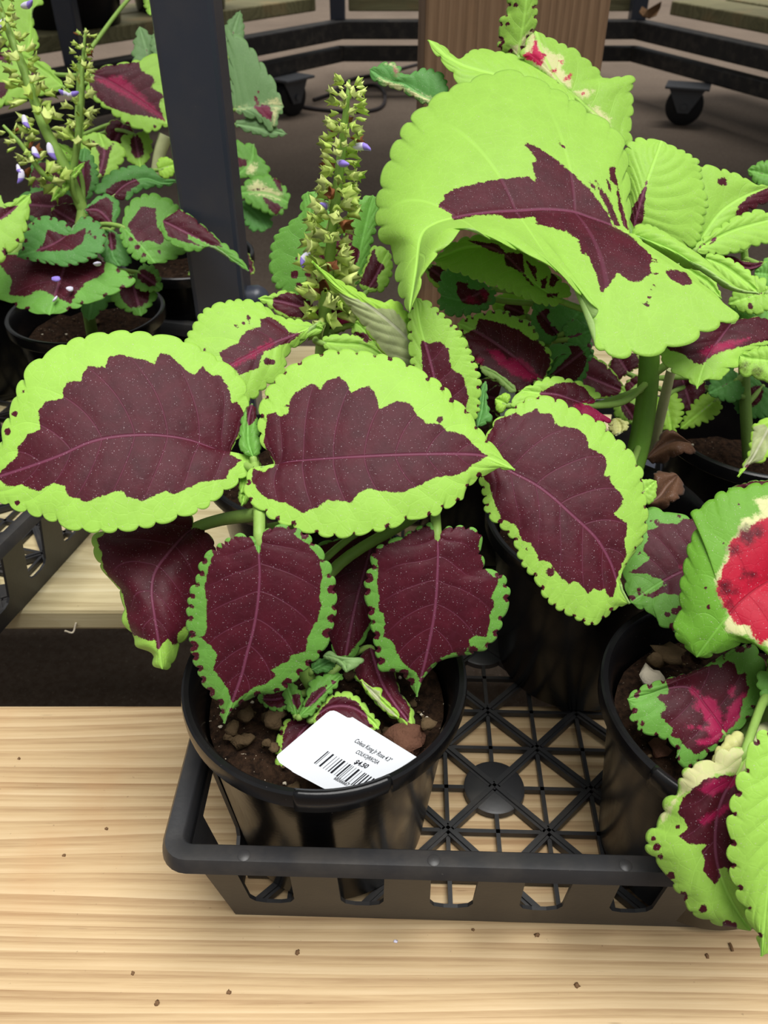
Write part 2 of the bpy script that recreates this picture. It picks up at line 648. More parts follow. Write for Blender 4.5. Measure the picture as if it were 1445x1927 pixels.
# ------------------------------------------------------------------ nursery trays
def rot2(p, c, a):
    x, y = p[0] - c[0], p[1] - c[1]
    return np.array([c[0] + x * math.cos(a) - y * math.sin(a), c[1] + x * math.sin(a) + y * math.cos(a), p[2]])


def tray(label, corner, ang, LX, LY, hgt, taper=0.0170, rimw=0.0095, pitch=0.0253):
    """open mesh-bottom carrying tray; corner = outer near-left rim corner"""
    root = thing('nursery_tray', label, 'tray', (corner[0], corner[1], 0), None)
    cx, cy = corner[0], corner[1]

    def T(p):
        return rot2((cx + p[0], cy + p[1], p[2]), (cx, cy), ang)

    # rim: rounded rectangle loop with a flat top and a turned-down outer lip
    def loop(inset, z, r, seg=6):
        pts = []
        x0, y0, x1, y1 = inset, inset, LX - inset, LY - inset
        for (qx, qy, a0) in ((x1 - r, y0 + r, -90), (x1 - r, y1 - r, 0), (x0 + r, y1 - r, 90), (x0 + r, y0 + r, 180)):
            for i in range(seg + 1):
                a = math.radians(a0 + 90 * i / seg)
                pts.append(T((qx + r * math.cos(a), qy + r * math.sin(a), z)))
        return pts
    loops = [loop(0.001, hgt - 0.007, 0.011), loop(0.0, hgt - 0.0068, 0.012), loop(0.0005, hgt - 0.003, 0.012), loop(0.002, hgt, 0.010),
             loop(rimw - 0.001, hgt, 0.005), loop(rimw, hgt - 0.001, 0.004), loop(rimw + 0.001, hgt - 0.007, 0.004), loop(rimw - 0.001, hgt - 0.007, 0.005),
             loop(rimw - 0.0015, hgt - 0.003, 0.005), loop(0.0025, hgt - 0.003, 0.010)]
    n = len(loops[0])
    V = [p for lp in loops for p in lp]
    Fc = []
    m = len(loops)
    for i in range(m):
        i2 = (i + 1) % m
        for j in range(n):
            j2 = (j + 1) % n
            Fc.append((i * n + j, i * n + j2, i2 * n + j2, i2 * n + j))
    o = mesh('rim', V, Fc, M_TRAY, root, True)
    o.data.set_sharp_from_angle(angle=math.radians(50))
    # round moulding marks on the rim
    for q in range(int(LX / 0.075)):
        p = T((0.035 + q * 0.075, 0.0045, hgt + 0.0001))
        MB().lathe([(0.0, 0.0003), (0.0022, 0.0003), (0.0026, 0.0)], p, 16).build('moulding_mark', M_TRAY, o, smooth=True)

    # walls: sloping panels with rounded windows
    zt_, zb = hgt - 0.006, 0.0008
    it, ib = rimw + 0.0005, taper + rimw * 0.35

    def wall(length, axis, side):
        # local s along the wall, t from bottom (0) to top (1)
        nwin = max(3, int(round((length - 2 * ib) / 0.040)))
        cell = (length - 2 * ib) / nwin
        V, Fc = [], []

        def pt(s, t, off):
            ins = ib + (it - ib) * t + off
            sl = ib + (s - ib) if True else s
            z = zb + (zt_ - zb) * t
            # corners of the wall spread outward with height
            half = length / 2
            w = (abs(sl - half) / (half - ib)) ** 24
            ss = sl + math.copysign((ib - it) * t * w, sl - half)
            if axis == 'x':
                return T((ss, ins if side == 0 else LY - ins, z))
            return T((ins if side == 0 else LX - ins, ss, z))
        th = 0.0018
        t0, t1 = 0.22, 0.93
        wb, wt = 0.24, 0.26       # half window widths as a share of the cell
        for i in range(nwin):
            a = ib + i * cell
            b = a + cell
            cc = (a + b) / 2
            rr = 0.05
            win = []
            hb, ht = wb * cell, wt * cell
            for (sx, tx, st) in ((-hb, t0, 0), (hb, t0, 1), (ht, t1, 2), (-ht, t1, 3)):
                cx_, ct_ = (0.16 * cell), 0.075
                if st == 0:
                    win += [(sx, tx + ct_), (sx + cx_ * 0.3, tx + ct_ * 0.3), (sx + cx_, tx)]
                elif st == 1:
                    win += [(sx - cx_, tx), (sx - cx_ * 0.3, tx + ct_ * 0.3), (sx, tx + ct_)]
                elif st == 2:
                    win += [(sx, tx - 0.02), (sx, tx - 0.01), (sx - 0.0001, tx)]
                else:
                    win += [(sx + 0.0001, tx), (sx, tx - 0.01), (sx, tx - 0.02)]
            win = [(cc + s, t) for (s, t) in win]
            outer = [(a, t0 + 0.075), (a, 0.12), (a, 0.0), (b, 0.0), (b, 0.12), (b, t0 + 0.075),
                     (b, t1 - 0.02), (b, 0.95), (b, 1.0), (a, 1.0), (a, 0.95), (a, t1 - 0.02)]
            for off in (0.0, th):
                n0 = len(V)
                V += [pt(s, t, off) for (s, t) in win] + [pt(s, t, off) for (s, t) in outer]
                for q in range(12):
                    q2 = (q + 1) % 12
                    f = (n0 + q, n0 + 12 + q, n0 + 12 + q2, n0 + q2)
                    Fc.append(f if off else f[::-1])
            n0 = len(V) - 48
            for q in range(12):
                q2 = (q + 1) % 12
                Fc.append((n0 + q, n0 + q2, n0 + 24 + q2, n0 + 24 + q))
            Fc.append((n0 + 14, n0 + 15, n0 + 39, n0 + 38))
        mesh('side_wall', V, Fc, M_TRAY, root)
    wall(LX, 'x', 0)
    wall(LX, 'x', 1)
    wall(LY, 'y', 0)
    wall(LY, 'y', 1)
    # floor lattice: thin square grid, heavier diagonals, round pads on a coarse spacing
    bx0, by0, bx1, by1 = ib, ib, LX - ib, LY - ib
    z = 0.0032
    return root, T, (bx0, by0, bx1, by1, z, pitch)


tr1, T1, g1 = tray('black mesh-bottomed nursery tray bridging two pine boards under the potted coleus', (-0.0905, 0.1735), math.radians(-1.6), 0.56, 0.380, 0.080)


def diagonals(root, T, g, px, py):
    bx0, by0, bx1, by1, z, pitch = g
    bx0, by0, bx1, by1 = bx0 + 0.003, by0 + 0.003, bx1 - 0.003, by1 - 0.003
    D = 4 * pitch
    for i in range(-40, 41):
        x, y = px + i * pitch, py + i * pitch
        if bx0 < x < bx1:
            MB().bar(T((x, by0, z)), T((x, by1, z)), 0.0021, 0.0030).build('floor_bar', M_TRAY, root)
        if by0 < y < by1:
            MB().bar(T((bx0, y, z)), T((bx1, y, z)), 0.0021, 0.0030).build('floor_bar', M_TRAY, root)
    # two families of diagonals through pad centres spaced 4 cells apart
    for s in (-1, 1):
        c0 = py - s * px
        for q in range(-30, 31):
            c = c0 + q * D / 2
            pts = []
            for x in (bx0, bx1):
                y = s * x + c
                if by0 - 1e-6 <= y <= by1 + 1e-6:
                    pts.append((x, y))
            for y in (by0, by1):
                x = (y - c) / s
                if bx0 < x < bx1:
                    pts.append((x, y))
            if len(pts) >= 2:
                a, b = pts[0], pts[1]
                if math.hypot(a[0] - b[0], a[1] - b[1]) > 0.02:
                    MB().bar(T((a[0], a[1], z + 0.0005)), T((b[0], b[1], z + 0.0005)), 0.0046, 0.0042).build('floor_rib', M_TRAY, root)
                    MB().bar(T((a[0], a[1], z + 0.003)), T((b[0], b[1], z + 0.003)), 0.0018, 0.0016).build('floor_rib', M_TRAY, root)
    for i in range(-6, 7):
        for j in range(-5, 6):
            x, y = px + i * D, py + j * D
            if bx0 + 0.012 < x < bx1 - 0.012 and by0 + 0.012 < y < by1 - 0.012:
                MB().lathe([(0.0, 0.0066), (0.0015, 0.0064), (0.0022, 0.0056), (0.0148, 0.0056), (0.0159, 0.005), (0.0162, 0.0018), (0.0, 0.0018)],
                           T((x, y, 0)), 36).build('floor_pad', M_TRAY, root, smooth=True)


# pad seen between the pots
pc = PZ(930, 1480, 0.0055)
a_ = math.radians(1.6)
_x, _y = pc[0] + 0.0905, pc[1] - 0.1735
pcl = (_x * math.cos(a_) - _y * math.sin(a_), _x * math.sin(a_) + _y * math.cos(a_))
diagonals(tr1, T1, g1, pcl[0], pcl[1])

# second tray at the left, turned a little
cl = PZ(0, 1195, 0.0)
cu = PZ(175, 1000, 0.0)
ang2 = math.atan2(cu[1] - cl[1], cu[0] - cl[0]) - math.pi / 2
dirx = np.array([math.cos(ang2), math.sin(ang2)])
diry = np.array([-math.sin(ang2), math.cos(ang2)])
LX2, LY2 = 0.54, 0.36
inner = 0.0170 + 0.0095 * 0.35
start = np.array([cl[0], cl[1]]) + dirx * inner - diry * 0.035
corner2 = start - dirx * LX2
tr2, T2, g2 = tray('black mesh-bottomed nursery tray set askew on the boards beside the steel upright post', (corner2[0], corner2[1]), ang2, LX2, LY2, 0.073)
diagonals(tr2, T2, g2, 0.20, 0.16)

# ------------------------------------------------------------------ potted coleus: pots and soil
def rock(c, r, mat, parent, name):
    bm = bmesh.new()
    bmesh.ops.create_icosphere(bm, subdivisions=2, radius=1)
    sx, sy, sz = r * random.uniform(.8, 1.2), r * random.uniform(.8, 1.2), r * random.uniform(.5, .9)
    off = Vector((random.uniform(0, 50), random.uniform(0, 50), 0))
    org = origin(parent)
    for v in bm.verts:
        d = 1 + 0.7 * mnoise.noise(v.co * 1.3 + off) + 0.4 * mnoise.noise(v.co * 3.1 + off)
        v.co = Vector((v.co.x * sx * d + c[0] - org[0], v.co.y * sy * d + c[1] - org[1], v.co.z * sz * d + c[2] - org[2]))
    me = bpy.data.meshes.new(name)
    bm.to_mesh(me)
    bm.free()
    me.polygons.foreach_set('use_smooth', [True] * len(me.polygons))
    return mkobj(name, me, parent, [mat])


POTS = {}
Z0 = 0.0068      # pots stand on the tray ribs
RIMZ = 0.115


def potted(key, label, xy, soil_z=0.092, rocks=10, z0=Z0, group=None, tab=None):
    x, y = xy
    root = thing('potted_coleus', label, 'plant', (x, y, z0), group)
    rz = RIMZ
    prof = [(0.0, z0), (0.0435, z0), (0.0445, z0 + 0.0015), (0.0545, rz - 0.0105), (0.0552, rz - 0.0098), (0.0592, rz - 0.0092), (0.0600, rz - 0.0082), (0.0602, rz - 0.003),
            (0.0598, rz - 0.0008), (0.0588, rz), (0.0568, rz - 0.0004), (0.0552, rz - 0.003), (0.0535, rz - 0.011),
            (0.0525, rz - 0.02), (0.043, z0 + 0.003), (0.0, z0 + 0.003)]
    prof = [(r * 1.02, zz) for (r, zz) in prof]
    p = MB().lathe(prof, (x, y, 0), 96).build('pot', M_POT, root, smooth=True, angle=35)
    # raised step in the rim
    if tab is not None:
        a0, a1 = tab
        V, Fc = [], []
        N = 20
        sec = [(0.0596, rz - 0.0105), (0.0604, rz - 0.0100), (0.06055, rz - 0.002), (0.0599, rz - 0.0002), (0.0588, rz + 0.0005), (0.0570, rz + 0.0001), (0.0562, rz - 0.002)]
        for i in range(N + 1):
            a = math.radians(a0 + (a1 - a0) * i / N)
            for (r, zz) in sec:
                V.append((x + r * 1.02 * math.cos(a), y + r * 1.02 * math.sin(a), zz))
        m = len(sec)
        for i in range(N):
            for j in range(m - 1):
                Fc.append((i * m + j, (i + 1) * m + j, (i + 1) * m + j + 1, i * m + j + 1))
        Fc.append(tuple(range(m)))
        Fc.append(tuple(N * m + j for j in range(m))[::-1])
        mesh('rim_step', V, Fc, M_POT, p, True)
    # soil
    V, Fc = [], []
    rings, seg = 9, 40
    V.append((x, y, soil_z + 0.002))
    for i in range(1, rings + 1):
        r = 0.0522 * i / rings
        for j in range(seg):
            a = 2 * math.pi * j / seg
            px, py = x + r * math.cos(a), y + r * math.sin(a)
            V.append((px, py, soil_z + 0.004 * mnoise.noise(Vector((px * 60, py * 60, 3))) + 0.002 * mnoise.noise(Vector((px * 190, py * 190, 9)))))
    for j in range(seg):
        Fc.append((0, 1 + j, 1 + (j + 1) % seg))
    for i in range(rings - 1):
        for j in range(seg):
            j2 = (j + 1) % seg
            a, b = 1 + i * seg, 1 + (i + 1) * seg
            Fc.append((a + j, b + j, b + j2, a + j2))
    so = mesh('soil', V, Fc, M_SOIL, root, True)
    for i in range(rocks):
        r = 0.048 * math.sqrt(random.random())
        a = random.uniform(0, 2 * math.pi)
        big = random.random()
        rad = 0.0008 + 0.0032 * big ** 5
        rock((x + r * math.cos(a), y + r * math.sin(a), soil_z + 0.001 + rad * 0.4), rad, M_PERLITE if big < 0.35 else M_CLOD, so, 'soil_granule')
    POTS[key] = dict(root=root, stem=None, pot=p, soil=so)
    return root


potted('A', 'coleus with two broad lime-edged burgundy leaves and hanging leaves, price label stuck in its pot', (-0.0255, 0.2415), rocks=70, tab=(-98, -62), soil_z=0.094)
potted('B', 'coleus bearing one tall pale green flower spike with lime and burgundy leaves', (-0.045, 0.408), rocks=4)
potted('C', 'coleus with one huge folded lime leaf splashed burgundy rising on a thick green stem', (0.116, 0.352), rocks=8)
potted('K', 'coleus with a magenta-centred dark leaf standing between the spike plant and the huge lime leaf', (0.072, 0.478), rocks=3, soil_z=0.08)
potted('D', 'coleus with a green-edged bright red leaf and pink-starred leaves in a black pot', (0.153, 0.2275), rocks=60, tab=(-145, -112), soil_z=0.094)
potted('F', 'coleus with lime-edged dark magenta leaf next to the thick-stemmed lime plant', (0.236, 0.446), rocks=10, soil_z=0.072)
potted('G', 'coleus with green-edged near-black leaves and several branching pale flower spikes', (-0.236, 0.618), rocks=6)
potted('H', 'coleus with a magenta-hearted dark leaf and lime leaves behind the branching flower spikes', (-0.36, 0.715), rocks=2)
potted('I', 'coleus with sage green and cream leaves emerging from behind the black steel post', (-0.180, 0.742), rocks=2, z0=0.0005)
potted('J', 'coleus with lime and dark leaves standing outside the flower-spike plant', (-0.375, 0.555), rocks=2)


# ------------------------------------------------------------------ leaves
LEAFN = [0]


def leaf(key, mid, L, R, k, mat='lime', n=None, d=(0, 0, 0, 0, 0), N=(14, 14), amp=7.0, dark=None, pink=None, cream=None, smudge=None,
         spots=(), notch=0, auto=None, cup=1.5, Nu=None, Nv=None, NV=5, pet=None, wav=0.0, sl=0.28, quilt=0.35, anchor=None, petr=0.0016,
         petmat=None, tipdroop=0.0, label=None):
    info = POTS[key]
    root = info['root']
    base, tip = mid[0], mid[-1]
    size = max(np.ptp([p[0] for p in mid + [q for q in L + R if isinstance(q, tuple)]]), np.ptp([p[1] for p in mid + [q for q in L + R if isinstance(q, tuple)]]))
    if Nu is None:
        Nu = int(np.clip(size * 0.5, 44, 250))
        Nu = max(Nu, int(max(N) * 9))
    if Nv is None:
        Nv = int(np.clip(size * 0.075, 8, 36))
    u = np.linspace(0, 1, Nu + 1)
    Mp = resample(mid, u)
    Lp = resample(*((lambda q: (q[0], u, q[1]))(edge_parse(L, base, tip))))
    Rp = resample(*((lambda q: (q[0], u, q[1]))(edge_parse(R, base, tip))))
    ax, ay = anchor if anchor else tuple(np.mean(np.vstack([Lp, Rp]), 0))
    P0 = P(ax, ay, k)
    if n is None:
        tc = nrm(CAM - P0)
        n = nrm(0.75 * tc + 0.45 * np.array([0, 0, 1]))
    n = nrm(n)

    def depth(px):
        r = rays(px)
        kk = (n @ (P0 - CAM)) / (r @ n)
        return np.clip(kk, k * 0.75, k * 1.35)
    dm = np.array(d, float) / 1000
    lag = dm[0] * (1 - u) * (1 - 2 * u) + dm[1] * 4 * u * (1 - u) + dm[2] * u * (2 * u - 1)
    prof = (4 * u * (1 - u)) ** 0.6
    kM = depth(Mp) + lag
    kL = depth(Lp) + lag + dm[3] * prof
    kR = depth(Rp) + lag + dm[4] * prof
    M3 = CAM + rays(Mp) * kM[:, None]
    E3 = [CAM + rays(Lp) * kL[:, None], CAM + rays(Rp) * kR[:, None]]
    sgn_n = n
    rows = []
    vv = np.concatenate([-np.linspace(1, 0, Nv + 1) ** 0.8, np.linspace(0, 1, Nv + 1)[1:] ** 0.8])
    ncol = len(vv)
    V = np.zeros((Nu + 1, ncol, 3))
    hw = np.zeros((Nu + 1, ncol))
    fade = np.clip(u / 0.05, 0, 1) * np.clip((1 - u) / 0.06, 0, 1)
    notch_pts = []
    rs = random.Random(LEAFN[0] * 13 + 5)
    for s in (0, 1):
        E = E3[s]
        dl = np.concatenate([[0], np.cumsum(np.linalg.norm(np.diff(E, axis=0), axis=1))])
        sarc = dl / (dl[-1] + 1e-12)
        ph = sarc * N[s] + 0.12 * np.sin(sarc * 23 + LEAFN[0]) + 0.1 * np.sin(sarc * 41 + 2 * LEAFN[0])
        fr = np.mod(ph, 1.0)
        lob = np.sqrt(np.clip(1 - (2 * fr ** 0.85 - 1) ** 2, 0, 1)) - 0.62
        tv = E - M3
        ln = np.linalg.norm(tv, axis=1)[:, None] + 1e-9
        out = tv / ln
        tang = np.gradient(E, axis=0)
        tang = tang / (np.linalg.norm(tang, axis=1)[:, None] + 1e-9)
        out = out - tang * np.sum(out * tang, 1)[:, None] * 0.85
        out = out / (np.linalg.norm(out, axis=1)[:, None] + 1e-9)
        ampm = 1.45 * amp * k / FPX
        tooth = (lob * fade)[:, None] * ampm * out
        wv = wav / 1000 * np.sin(u * 9 + LEAFN[0]) * fade
        if notch:
            for i in range(1, int(N[s])):
                j = int(np.argmin(np.abs(ph - i)))
                if 0.06 < u[j] < 0.95:
                    notch_pts.append(project((E[j] + tooth[j] * 1.0)[None])[0].tolist() + [1.35 * notch * rs.uniform(0.55, 1.25)])
        hwpx = np.linalg.norm((Lp if s == 0 else Rp) - Mp, axis=1)
        for c in range(ncol):
            v = vv[c]
            if (v < 0) == (s == 0) or v == 0:
                if v == 0 and s == 1:
                    continue
                av = abs(v)
                pos = M3 + tv * av + tooth * av ** 5
                bul = cup / 1000 * 4 * av * (1 - av) * np.sqrt(np.clip(4 * u * (1 - u), 0, 1))
                vein = (u - sl * av ** 1.1) * (NV + 1)
                q = -quilt / 1000 * (0.5 + 0.5 * np.cos(2 * np.pi * vein)) ** 3 * np.clip(av * 5, 0, 1) * (1 - av ** 3) * fade
                pos = pos + (bul + q + wv * av ** 2)[:, None] * n
                V[:, c] = pos
                hw[:, c] = hwpx
    UU = np.repeat(u[:, None], ncol, 1)
    VVm = np.repeat(vv[None], Nu + 1, 0)
    pts = V.reshape(-1, 3)
    px = project(pts)
    n_v = len(pts)

    def field(polys, circles=()):
        s = np.full(n_v, -60.0)
        for pl in (polys or []):
            s = np.maximum(s, sdf(px, pl))
        for (cx, cy, r) in circles:
            s = np.maximum(s, r - np.hypot(px[:, 0] - cx, px[:, 1] - cy))
        return s
    dk = field(dark, list(spots) + notch_pts)
    if auto is not None:
        av = np.abs(VVm).reshape(-1)
        uu = UU.reshape(-1)
        h = hw.reshape(-1)
        lenpx = np.linalg.norm(np.diff(Mp, axis=0), axis=1).sum()
        s = np.minimum((auto - av) * h, (0.5 + 0.45 * auto - uu) * lenpx * 0.6)
        dk = np.maximum(dk, s)
    pk = field(pink)
    cr = field(cream)
    sm = field(None, smudge or ())
    fc = []
    idx = np.arange(n_v).reshape(Nu + 1, ncol)
    a, b, c_, d_ = idx[:-1, :-1], idx[:-1, 1:], idx[1:, 1:], idx[1:, :-1]
    # orient so that the front side follows n
    i0, j0 = Nu // 2, max(1, ncol // 4)
    e1 = V[i0 + 1, j0] - V[i0, j0]
    e2 = V[i0, j0 + 1] - V[i0, j0]
    front = np.dot(np.cross(e2, e1), CAM - V[i0, j0]) > 0
    quads = np.stack([a, b, c_, d_] if front else [d_, c_, b, a], -1).reshape(-1, 4)
    me = bpy.data.meshes.new('leaf')
    loc = pts - origin(root)
    me.from_pydata(loc.tolist(), [], quads.tolist())
    me.polygons.foreach_set('use_smooth', [True] * len(me.polygons))
    lv = (UU - sl * np.abs(VVm) ** 1.1) * (NV + 1)
    for nm, arr in (('dark', dk), ('pink', pk), ('cream', cr), ('smudge', sm), ('mv', (VVm * hw).reshape(-1)), ('lv', lv.reshape(-1)), ('vw', np.abs(VVm).reshape(-1))):
        at = me.attributes.new(nm, 'FLOAT', 'POINT')
        at.data.foreach_set('value', np.ascontiguousarray(arr, dtype=np.float32))
    me.update()
    o = mkobj('leaf', me, root, LM[mat])
    if label:
        o['label'] = label
    sd = o.modifiers.new('thickness', 'SOLIDIFY')
    sd.thickness = 0.0005
    sd.offset = -1
    sd.material_offset = 1
    # petiole (and the raised midrib it runs into)
    st = info['stem']
    bp = M3[0]
    if pet is not False and (pet is not None or st is not None):
        dirn = nrm(M3[max(2, Nu // 10)] - M3[0])
        if pet is not None:
            q = np.array(P(*pet))
        else:
            dd = np.linalg.norm(st - bp, axis=1) + np.abs(st[:, 2] - (bp[2] - 0.012)) * 0.6
            q = st[int(np.argmin(dd))]
        if 0.004 < np.linalg.norm(q - bp) < 0.16:
            back = -n * (0.0008 + petr * 0.7)
            L_ = np.linalg.norm(q - bp)
            ctl = [q, q * 0.35 + bp * 0.65 - dirn * L_ * 0.12 + back, bp + back * 0.6, M3[max(3, Nu // 8)] + back, M3[Nu // 3] - n * 0.0009]
            MB().tube(ctl, [petr * 1.15, petr * 1.05, petr, petr * 0.55, petr * 0.2], 8, 5).build('petiole', petmat or M_STEM, o, smooth=True, angle=80)
    LEAFN[0] += 1
    return o


def qleaf(key, base, tip, w, k, bend=0.0, auto=0.6, shape=0.42, **kw):
    """ovate leaf from base and tip pixels; w = full width in pixels"""
    b, t = np.array(base, float), np.array(tip, float)
    ax = t - b
    ln = np.linalg.norm(ax)
    ax /= ln
    nx = np.array([-ax[1], ax[0]])
    mid = [tuple(b + ax * ln * s + nx * bend * ln * 4 * s * (1 - s)) for s in (0, .2, .4, .6, .8, 1)]
    prof = [(0.0, .30), (-0.02, .62), (.12, .9), (.32, 1.0), (.52, .9), (.72, .62), (.88, .28)]
    L, R = [], []
    for s, h in prof:
        c = b + ax * ln * s + nx * bend * ln * 4 * s * (1 - s)
        L.append(tuple(c - nx * w / 2 * h))
        R.append(tuple(c + nx * w / 2 * h))
    return leaf(key, mid, L, R, k, auto=auto, **kw)


def stem(key, pts, rad, mat=M_STEM, name='stem', main=True):
    """pts: pixel x, y, depth"""
    p = [np.array(P(*q)) if len(q) == 3 else np.array(q[1:]) for q in pts]
    o = MB().tube(p, rad, 10, 6).build(name, mat, POTS[key]['root'], smooth=True, angle=80)
    if main:
        POTS[key]['stem'] = crom(p, 10)
    return o


def XYZ(x, y, z):
    return (0, x, y, z)


# ---- plant A (front pot)
stem('A', [XYZ(-0.0255, 0.2415, 0.090), (560, 1240, 0.352), (512, 1110, 0.348), (490, 980, 0.342), (478, 880, 0.337)], [0.0034, 0.0032, 0.003, 0.0026, 0.002])
a = zt(0, 600, 2.89)
leaf('A', a((1250, 745), (1140, 700), (1010, 655), (840, 632), (650, 638), (490, 670), (320, 745), (140, 810), (0, 856), (-115, 900)),
     a((1262, 700), (1325, 600), (1343, 440), (1300, 310), (1150, 200), (1000, 120), (850, 88), (650, 72), (420, 110), (195, 228), (112, 345), (65, 480), (20, 590), (0, 690), (-60, 820)),
     a((1385, 755), (1330, 850), (1200, 955), (1080, 1040), (850, 1115), (650, 1150), (420, 1145), (270, 1088), (100, 1035), (0, 985), (-60, 945)),
     0.332, 'lime', d=(2, -4, 8, 3, 2), N=(19, 18), amp=8,
     dark=[a((1320, 580), (1330, 520), (1290, 450), (1262, 455), (1240, 370), (1200, 310), (1150, 305), (1100, 260), (1060, 305), (1000, 270), (930, 200), (870, 188), (838, 245), (770, 220), (650, 195),
             (590, 205), (570, 265), (480, 255), (450, 300), (440, 338), (370, 345), (340, 380), (345, 432), (250, 450), (208, 500), (218, 605), (150, 630), (100, 700), (95, 745),
             (0, 835), (-60, 870), (0, 880), (40, 912), (120, 900), (200, 940), (290, 895), (350, 910), (370, 960), (470, 995), (560, 960), (660, 930), (690, 965), (780, 990), (900, 935), (950, 955),
             (1100, 885), (1230, 870), (1240, 830), (1280, 800), (1310, 770), (1250, 738), (1265, 690))],
     spots=[(28, 779, 5), (14, 812, 6), (32, 946, 5), (44, 738, 3)], NV=7, pet=(480, 884, 0.337), label='broad oval burgundy leaf with a lime scalloped margin')
a = zt(460, 630, 2.779)
leaf('A', a((150, 690), (240, 665), (400, 650), (640, 635), (900, 625), (1150, 624), (1270, 640), (1415, 706)),
     a((150, 655), (92, 560), (78, 480), (84, 390), (115, 300), (185, 213), (262, 155), (340, 120), (440, 88), (560, 84), (680, 103), (790, 125), (880, 170), (955, 210), (1045, 275), (1100, 345), (1165, 395), (1215, 480), (1290, 570), (1360, 650)),
     a((90, 712), (40, 700), (8, 790), (22, 860), (60, 890), (110, 930), (170, 970), (300, 1020), (440, 1050), (560, 1050), (640, 1030), (750, 1010), (880, 960), (980, 945), (1050, 905), (1130, 860), (1170, 790), (1250, 730), (1310, 705), (1380, 704)),
     0.335, 'lime', d=(0, -4, 6, 4, 2), N=(21, 19), amp=8,
     dark=[a((100, 560), (120, 410), (170, 410), (190, 432), (225, 410), (240, 330), (290, 288), (340, 255), (370, 255), (395, 288), (430, 240), (490, 218), (525, 240), (560, 300), (610, 280), (660, 268),
             (690, 320), (705, 390), (800, 345), (870, 360), (900, 420), (960, 465), (1020, 465), (1060, 505), (1140, 520), (1270, 635), (1190, 680), (1180, 698), (1110, 735), (1000, 745), (920, 785),
             (820, 825), (740, 820), (640, 805), (590, 830), (560, 880), (500, 870), (430, 860), (400, 890), (310, 935), (210, 880), (120, 855), (70, 815), (38, 760), (45, 700), (100, 715), (150, 690),
             (160, 665), (115, 610))],
     spots=[(827, 789, 6), (540, 763, 3)], notch=3.2, NV=7, pet=(480, 884, 0.337), label='broad oval burgundy leaf with a lime toothed margin')
a = zt(160, 960, 2.89)
leaf('A', a((590, 95), (530, 150), (450, 240), (380, 340), (362, 450), (380, 590), (398, 700), (410, 790), (420, 865)),
     a((570, 30), (430, 10), (250, 50), (120, 100), (48, 135), (42, 200), (92, 320), (180, 430), (212, 530), (208, 610), (268, 690), (282, 740), (360, 775), (370, 840)),
     a((640, 105), (702, 185), (690, 300), (630, 430), (580, 560), (560, 680), (510, 740), (488, 810), (450, 860)),
     0.348, 'lime', d=(4, -5, 6, 10, 10), N=(11, 11), amp=5, cup=4, wav=2.0,
     dark=[a((575, 30), (430, 15), (130, 105), (62, 160), (92, 240), (85, 262), (110, 340), (195, 430), (226, 540), (230, 600), (262, 680), (330, 705), (380, 712), (392, 765), (420, 730), (450, 700), (480, 740),
             (500, 720), (500, 680), (540, 640), (600, 610), (650, 430), (720, 300), (720, 185), (640, 100), (590, 92))],
     pet=(484, 968, 0.343), petr=0.0026, label='dull burgundy leaf drooping to a curled lime tip')
leaf('A', a((945, 140), (946, 250), (950, 350), (940, 500), (915, 650), (880, 780), (850, 900), (800, 1040), (755, 1160)),
     a((925, 150), (840, 138), (765, 172), (705, 215), (655, 252), (630, 300), (622, 350), (604, 390), (580, 440), (565, 520), (560, 610), (577, 700), (590, 800), (622, 880), (645, 940), (692, 1010), (735, 1050), (740, 1110)),
     a((965, 122), (1030, 92), (1120, 98), (1205, 140), (1250, 190), (1298, 245), (1328, 310), (1350, 390), (1358, 520), (1345, 600), (1320, 700), (1278, 780), (1215, 840), (1130, 930), (1050, 985), (930, 1005), (850, 1050), (790, 1100)),
     0.324, 'green', n=(0.02, -0.84, 0.54), d=(0, -3, 3, 4, 4), N=(19, 19), amp=9,
     dark=[a((945, 240), (900, 145), (820, 140), (770, 180), (700, 230), (668, 320), (652, 420), (665, 500), (660, 620), (650, 680), (622, 690), (690, 740), (715, 790), (700, 870), (740, 920), (780, 980), (800, 1050),
             (830, 1030), (920, 960), (980, 950), (1040, 900), (1010, 870), (1060, 840), (1100, 830), (1120, 790), (1200, 770), (1210, 690), (1260, 600), (1285, 520), (1275, 430), (1290, 370), (1275, 270), (1220, 190),
             (1160, 150), (1080, 92), (1010, 92), (965, 125))],
     notch=6.0, NV=6, pet=(486, 925, 0.334), petr=0.0024, label='hanging oval burgundy leaf with a narrow green scalloped edge')
a = zt(580, 960, 3.6125)
